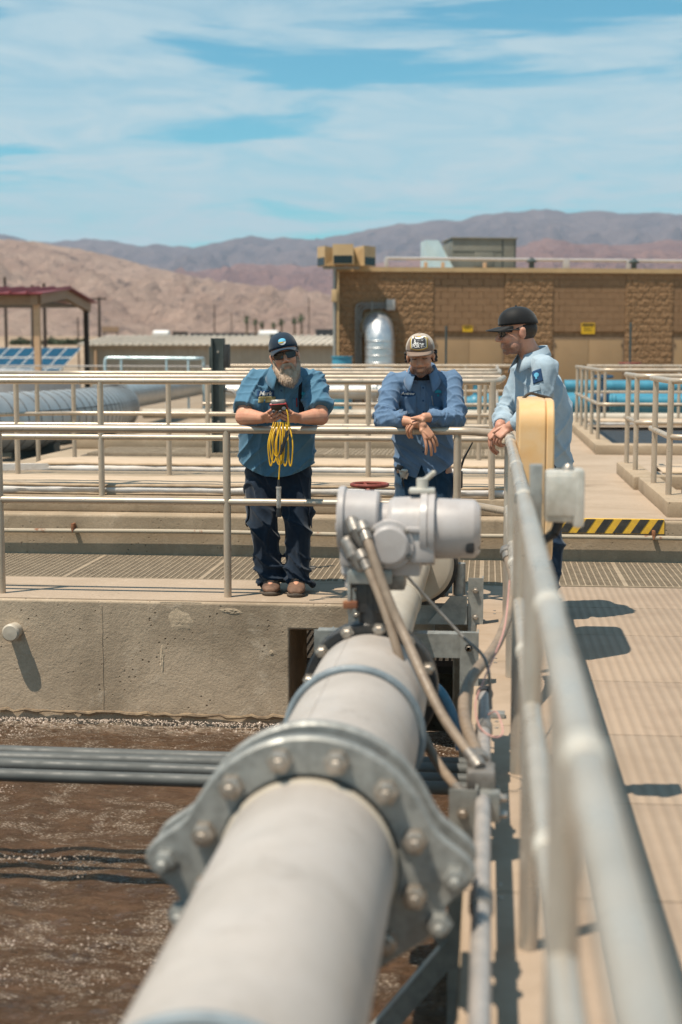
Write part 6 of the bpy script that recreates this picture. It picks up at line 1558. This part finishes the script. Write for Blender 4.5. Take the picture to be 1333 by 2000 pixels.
# facing mostly left, chest turned a little to the camera
fw = Vector((-.87, -.49, 0)); sd_ = Vector((.49, -.87, 0))       # sd_ = his left side, near the camera
SN, SF = L(.305, 7.955, 1.425), L(.205, 8.29, 1.425)
EN, EF, WN, WF = L(.262, 7.915, 1.175), L(.10, 8.30, 1.17), L(.118, 7.985, 1.105), L(.062, 8.10, 1.10)
m.chain([SN, EN, WN], [.058, .046, .030]); m.chain([SF, EF, WF], [.058, .046, .030])
def ring(c, w, d, tilt=0.): return (c, sd_ * w, fw * d + Vector((0, 0, tilt)))
m.loft([ring(L(.325, 8.16, .80), .14, .09), ring(L(.315, 8.15, 1.0), .15, .09), ring(L(.295, 8.13, 1.25), .16, .095), ring(L(.255, 8.12, 1.40), .10, .06)])
m.cap(SN, .035, neck + Vector((.01, 0, -.03)), .045); m.cap(SF, .035, neck + Vector((.01, 0, -.03)), .045)
m.chain([L(.345, 8.085, .82), L(.338, 8.06, .45), L(.335, 8.05, .09)], [.08, .055, .042]); m.chain([L(.31, 8.26, .82), L(.31, 8.27, .45), L(.31, 8.27, .09)], [.09, .06, .042])
m.cap(L(.335, 8.05, .07), .04, L(.20, 8.0, .045), .03); m.cap(L(.31, 8.27, .07), .04, L(.18, 8.23, .045), .03)
hand(m, fg, WN, (-.78, -.05, -.55), (-.45, .30, -.75), -1, (42, 52, 32), .05, thumb_dir=(-.75, -.25, -.35))
hand(m, fg, WF, (-.62, -.10, -.75), (.55, .3, -.5), 1, (34, 38, 24), .06, 1., None, (-.6, -.4, -.5))
me = remesh(m, .0048, 3, 'body', fg); stubble_attr(me, Mh, beard_mask); link('body', me, 'skin_fair', Cc)
m = MB()
m.loft([ring(L(.325, 8.165, .74), .172, .120), ring(L(.322, 8.16, .90), .172, .122), ring(L(.315, 8.155, 1.05), .178, .126), ring(L(.302, 8.14, 1.22), .19, .13, .02), ring(L(.282, 8.13, 1.34), .188, .115, .02), ring(L(.252, 8.115, 1.44), .13, .085, .02), ring(L(.236, 8.105, 1.495), .072, .066, .015)], 32)
m.cap(SN, .072, neck + Vector((.02, 0, -.03)), .068); m.cap(SF, .072, neck + Vector((.02, 0, -.03)), .068)
for s_, e_, w_ in ((SN, EN, WN), (SF, EF, WF)):
    m.chain([s_, s_.lerp(e_, .5), e_, e_.lerp(w_, .5)], [.074, .070, .060, .052], 18); m.tube([e_.lerp(w_, .4)[:], e_.lerp(w_, .90)[:]], [.052, .046], 18)
def foldsC(p, n):
    d = .011 * crease(p, (.75, .4, .3), 24, 31, .8) * np.clip((1.45 - p[:, 2]) * 4, .2, 1) + .008 * crease(p, (.5, .5, -.6), 30, 32, .8) + .006 * lumps(p, 24, 33)
    for s_, e_, w_, k0 in ((SN, EN, WN, 34), (SF, EF, WF, 35)):
        k = np.clip(1 - seg_dist(p, s_, e_) / .11, 0, 1); k2 = np.clip(1 - seg_dist(p, e_, w_) / .09, 0, 1); ne = near(p, e_, .10)
        d += k * .013 * crease(p, (.9, .3, .25), 50, k0, .9) + k2 * .012 * crease(p, np.array(w_ - e_) + np.array([0, .04, .05]), 62, k0 + 5, .9) + ne * .013 * crease(p, (.5, .3, .8), 60, k0 + 9, .8)
    return d - .006
me = remesh(m, .0075, 3, 'shirt', None, foldsC)
trim_hem(me, lambda c: .845 + .05 * abs(c.dot(sd_) - .02) / .2 - .03 * max(0, -c.dot(fw) - .05) / .1); shC = link('shirt', me, 'shirt_denim', Cc); sdm = shC.modifiers.new('t', 'SOLIDIFY'); sdm.thickness = .003
bv = bvh_of(me); collar(shC, 'shirt_denim', neck + Vector((.006, .0, .004)), .070, (-.87, -.49), .2, .075, 26)
Dc = -fw * .55 - sd_ * .45; Dc = Vector((.25, .97, 0)); Rr = Vector((.97, -.25, 0))
def cC(px_, py_, z): return L(px_, py_, z)
decal(shC, 'chest_patch', 'logo_navy', bv, L(.185, 7.6, 1.385), (.93, 0, .30), (-.22, 0, 1), Dc, .062, .070, None, .004); decal(shC, 'chest_logo', 'logo_sky', bv, L(.182, 7.6, 1.392), (1, 0, .1), (-.1, 0, 1), Dc, .030, .026, disc_shape, .006); decal(shC, 'chest_logo_stem', 'logo_sky', bv, L(.182, 7.6, 1.376), (1, 0, .1), (-.1, 0, 1), Dc, .010, .014, None, .006)
decal(shC, 'pocket_flap', 'shirt_denim', bv, L(.165, 7.6, 1.315), (.97, 0, .22), (-.2, 0, 1), Dc, .085, .028, None, .007); decal(shC, 'pocket', 'shirt_denim', bv, L(.155, 7.6, 1.255), (.97, 0, .22), (-.2, 0, 1), Dc, .085, .10, None, .004); decal(shC, 'pocket_label', 'logo_orange', bv, L(.158, 7.6, 1.262), (.97, 0, .22), (-.2, 0, 1), Dc, .020, .020, None, .007)
m = MB()
m.loft([ring(L(.33, 8.165, .66), .14, .105), ring(L(.33, 8.165, .78), .16, .112), ring(L(.325, 8.16, .94), .15, .105)], 26)
m.chain([L(.345, 8.085, .76), L(.338, 8.065, .5), L(.335, 8.055, .3), L(.335, 8.05, .08)], [.10, .082, .072, .07]); m.chain([L(.31, 8.26, .76), L(.31, 8.27, .5), L(.31, 8.27, .3), L(.31, 8.27, .08)], [.10, .086, .076, .072])
me = remesh(m, .009, 3, 'trousers', None, foldsT); link('trousers', me, 'jeans_dark', Cc)
shoe(Cc, L(.40, 8.07, 0), L(.15, 7.99, 0), .10); shoe(Cc, L(.37, 8.29, 0), L(.13, 8.22, 0), .10)
cap_parts(Cc, Mh, 'cap_black', 'cap_black', 1.02, brim=.074, z0=.040); glasses(Cc, Mh, 1.0, False)
hb = MB(); R3 = Mh.to_3x3(); hb.ball(Mh @ Vector((0, .022, .010)), (.0795, .094, .075), 28, 18, R3); hm_ = hb.mesh('hair')
bm = bmesh.new(); bm.from_mesh(hm_); Mi = Mh.inverted()
bmesh.ops.delete(bm, geom=[f for f in bm.faces if (lambda q: q.y < .022 - .3 * max(0, q.z - .0) and not (q.y > -.01 and q.z > .015) or q.z < -.055)(Mi @ f.calc_center_median())], context='FACES'); bm.to_mesh(hm_); bm.free()
link('hair', hm_, 'hair_dark', Cc)
ks = thing('key_clip', 'pale carabiner clip at the denim-shirt man\'s belt', 'keys', (.335, 8.0, .845))
MB().tube([(.012 * math.cos(a), 0, .022 * math.sin(a)) for a in np.linspace(0, 2 * math.pi, 16, endpoint=False)], .003, 6, closed=True).build('ring', 'duct_pale', ks)
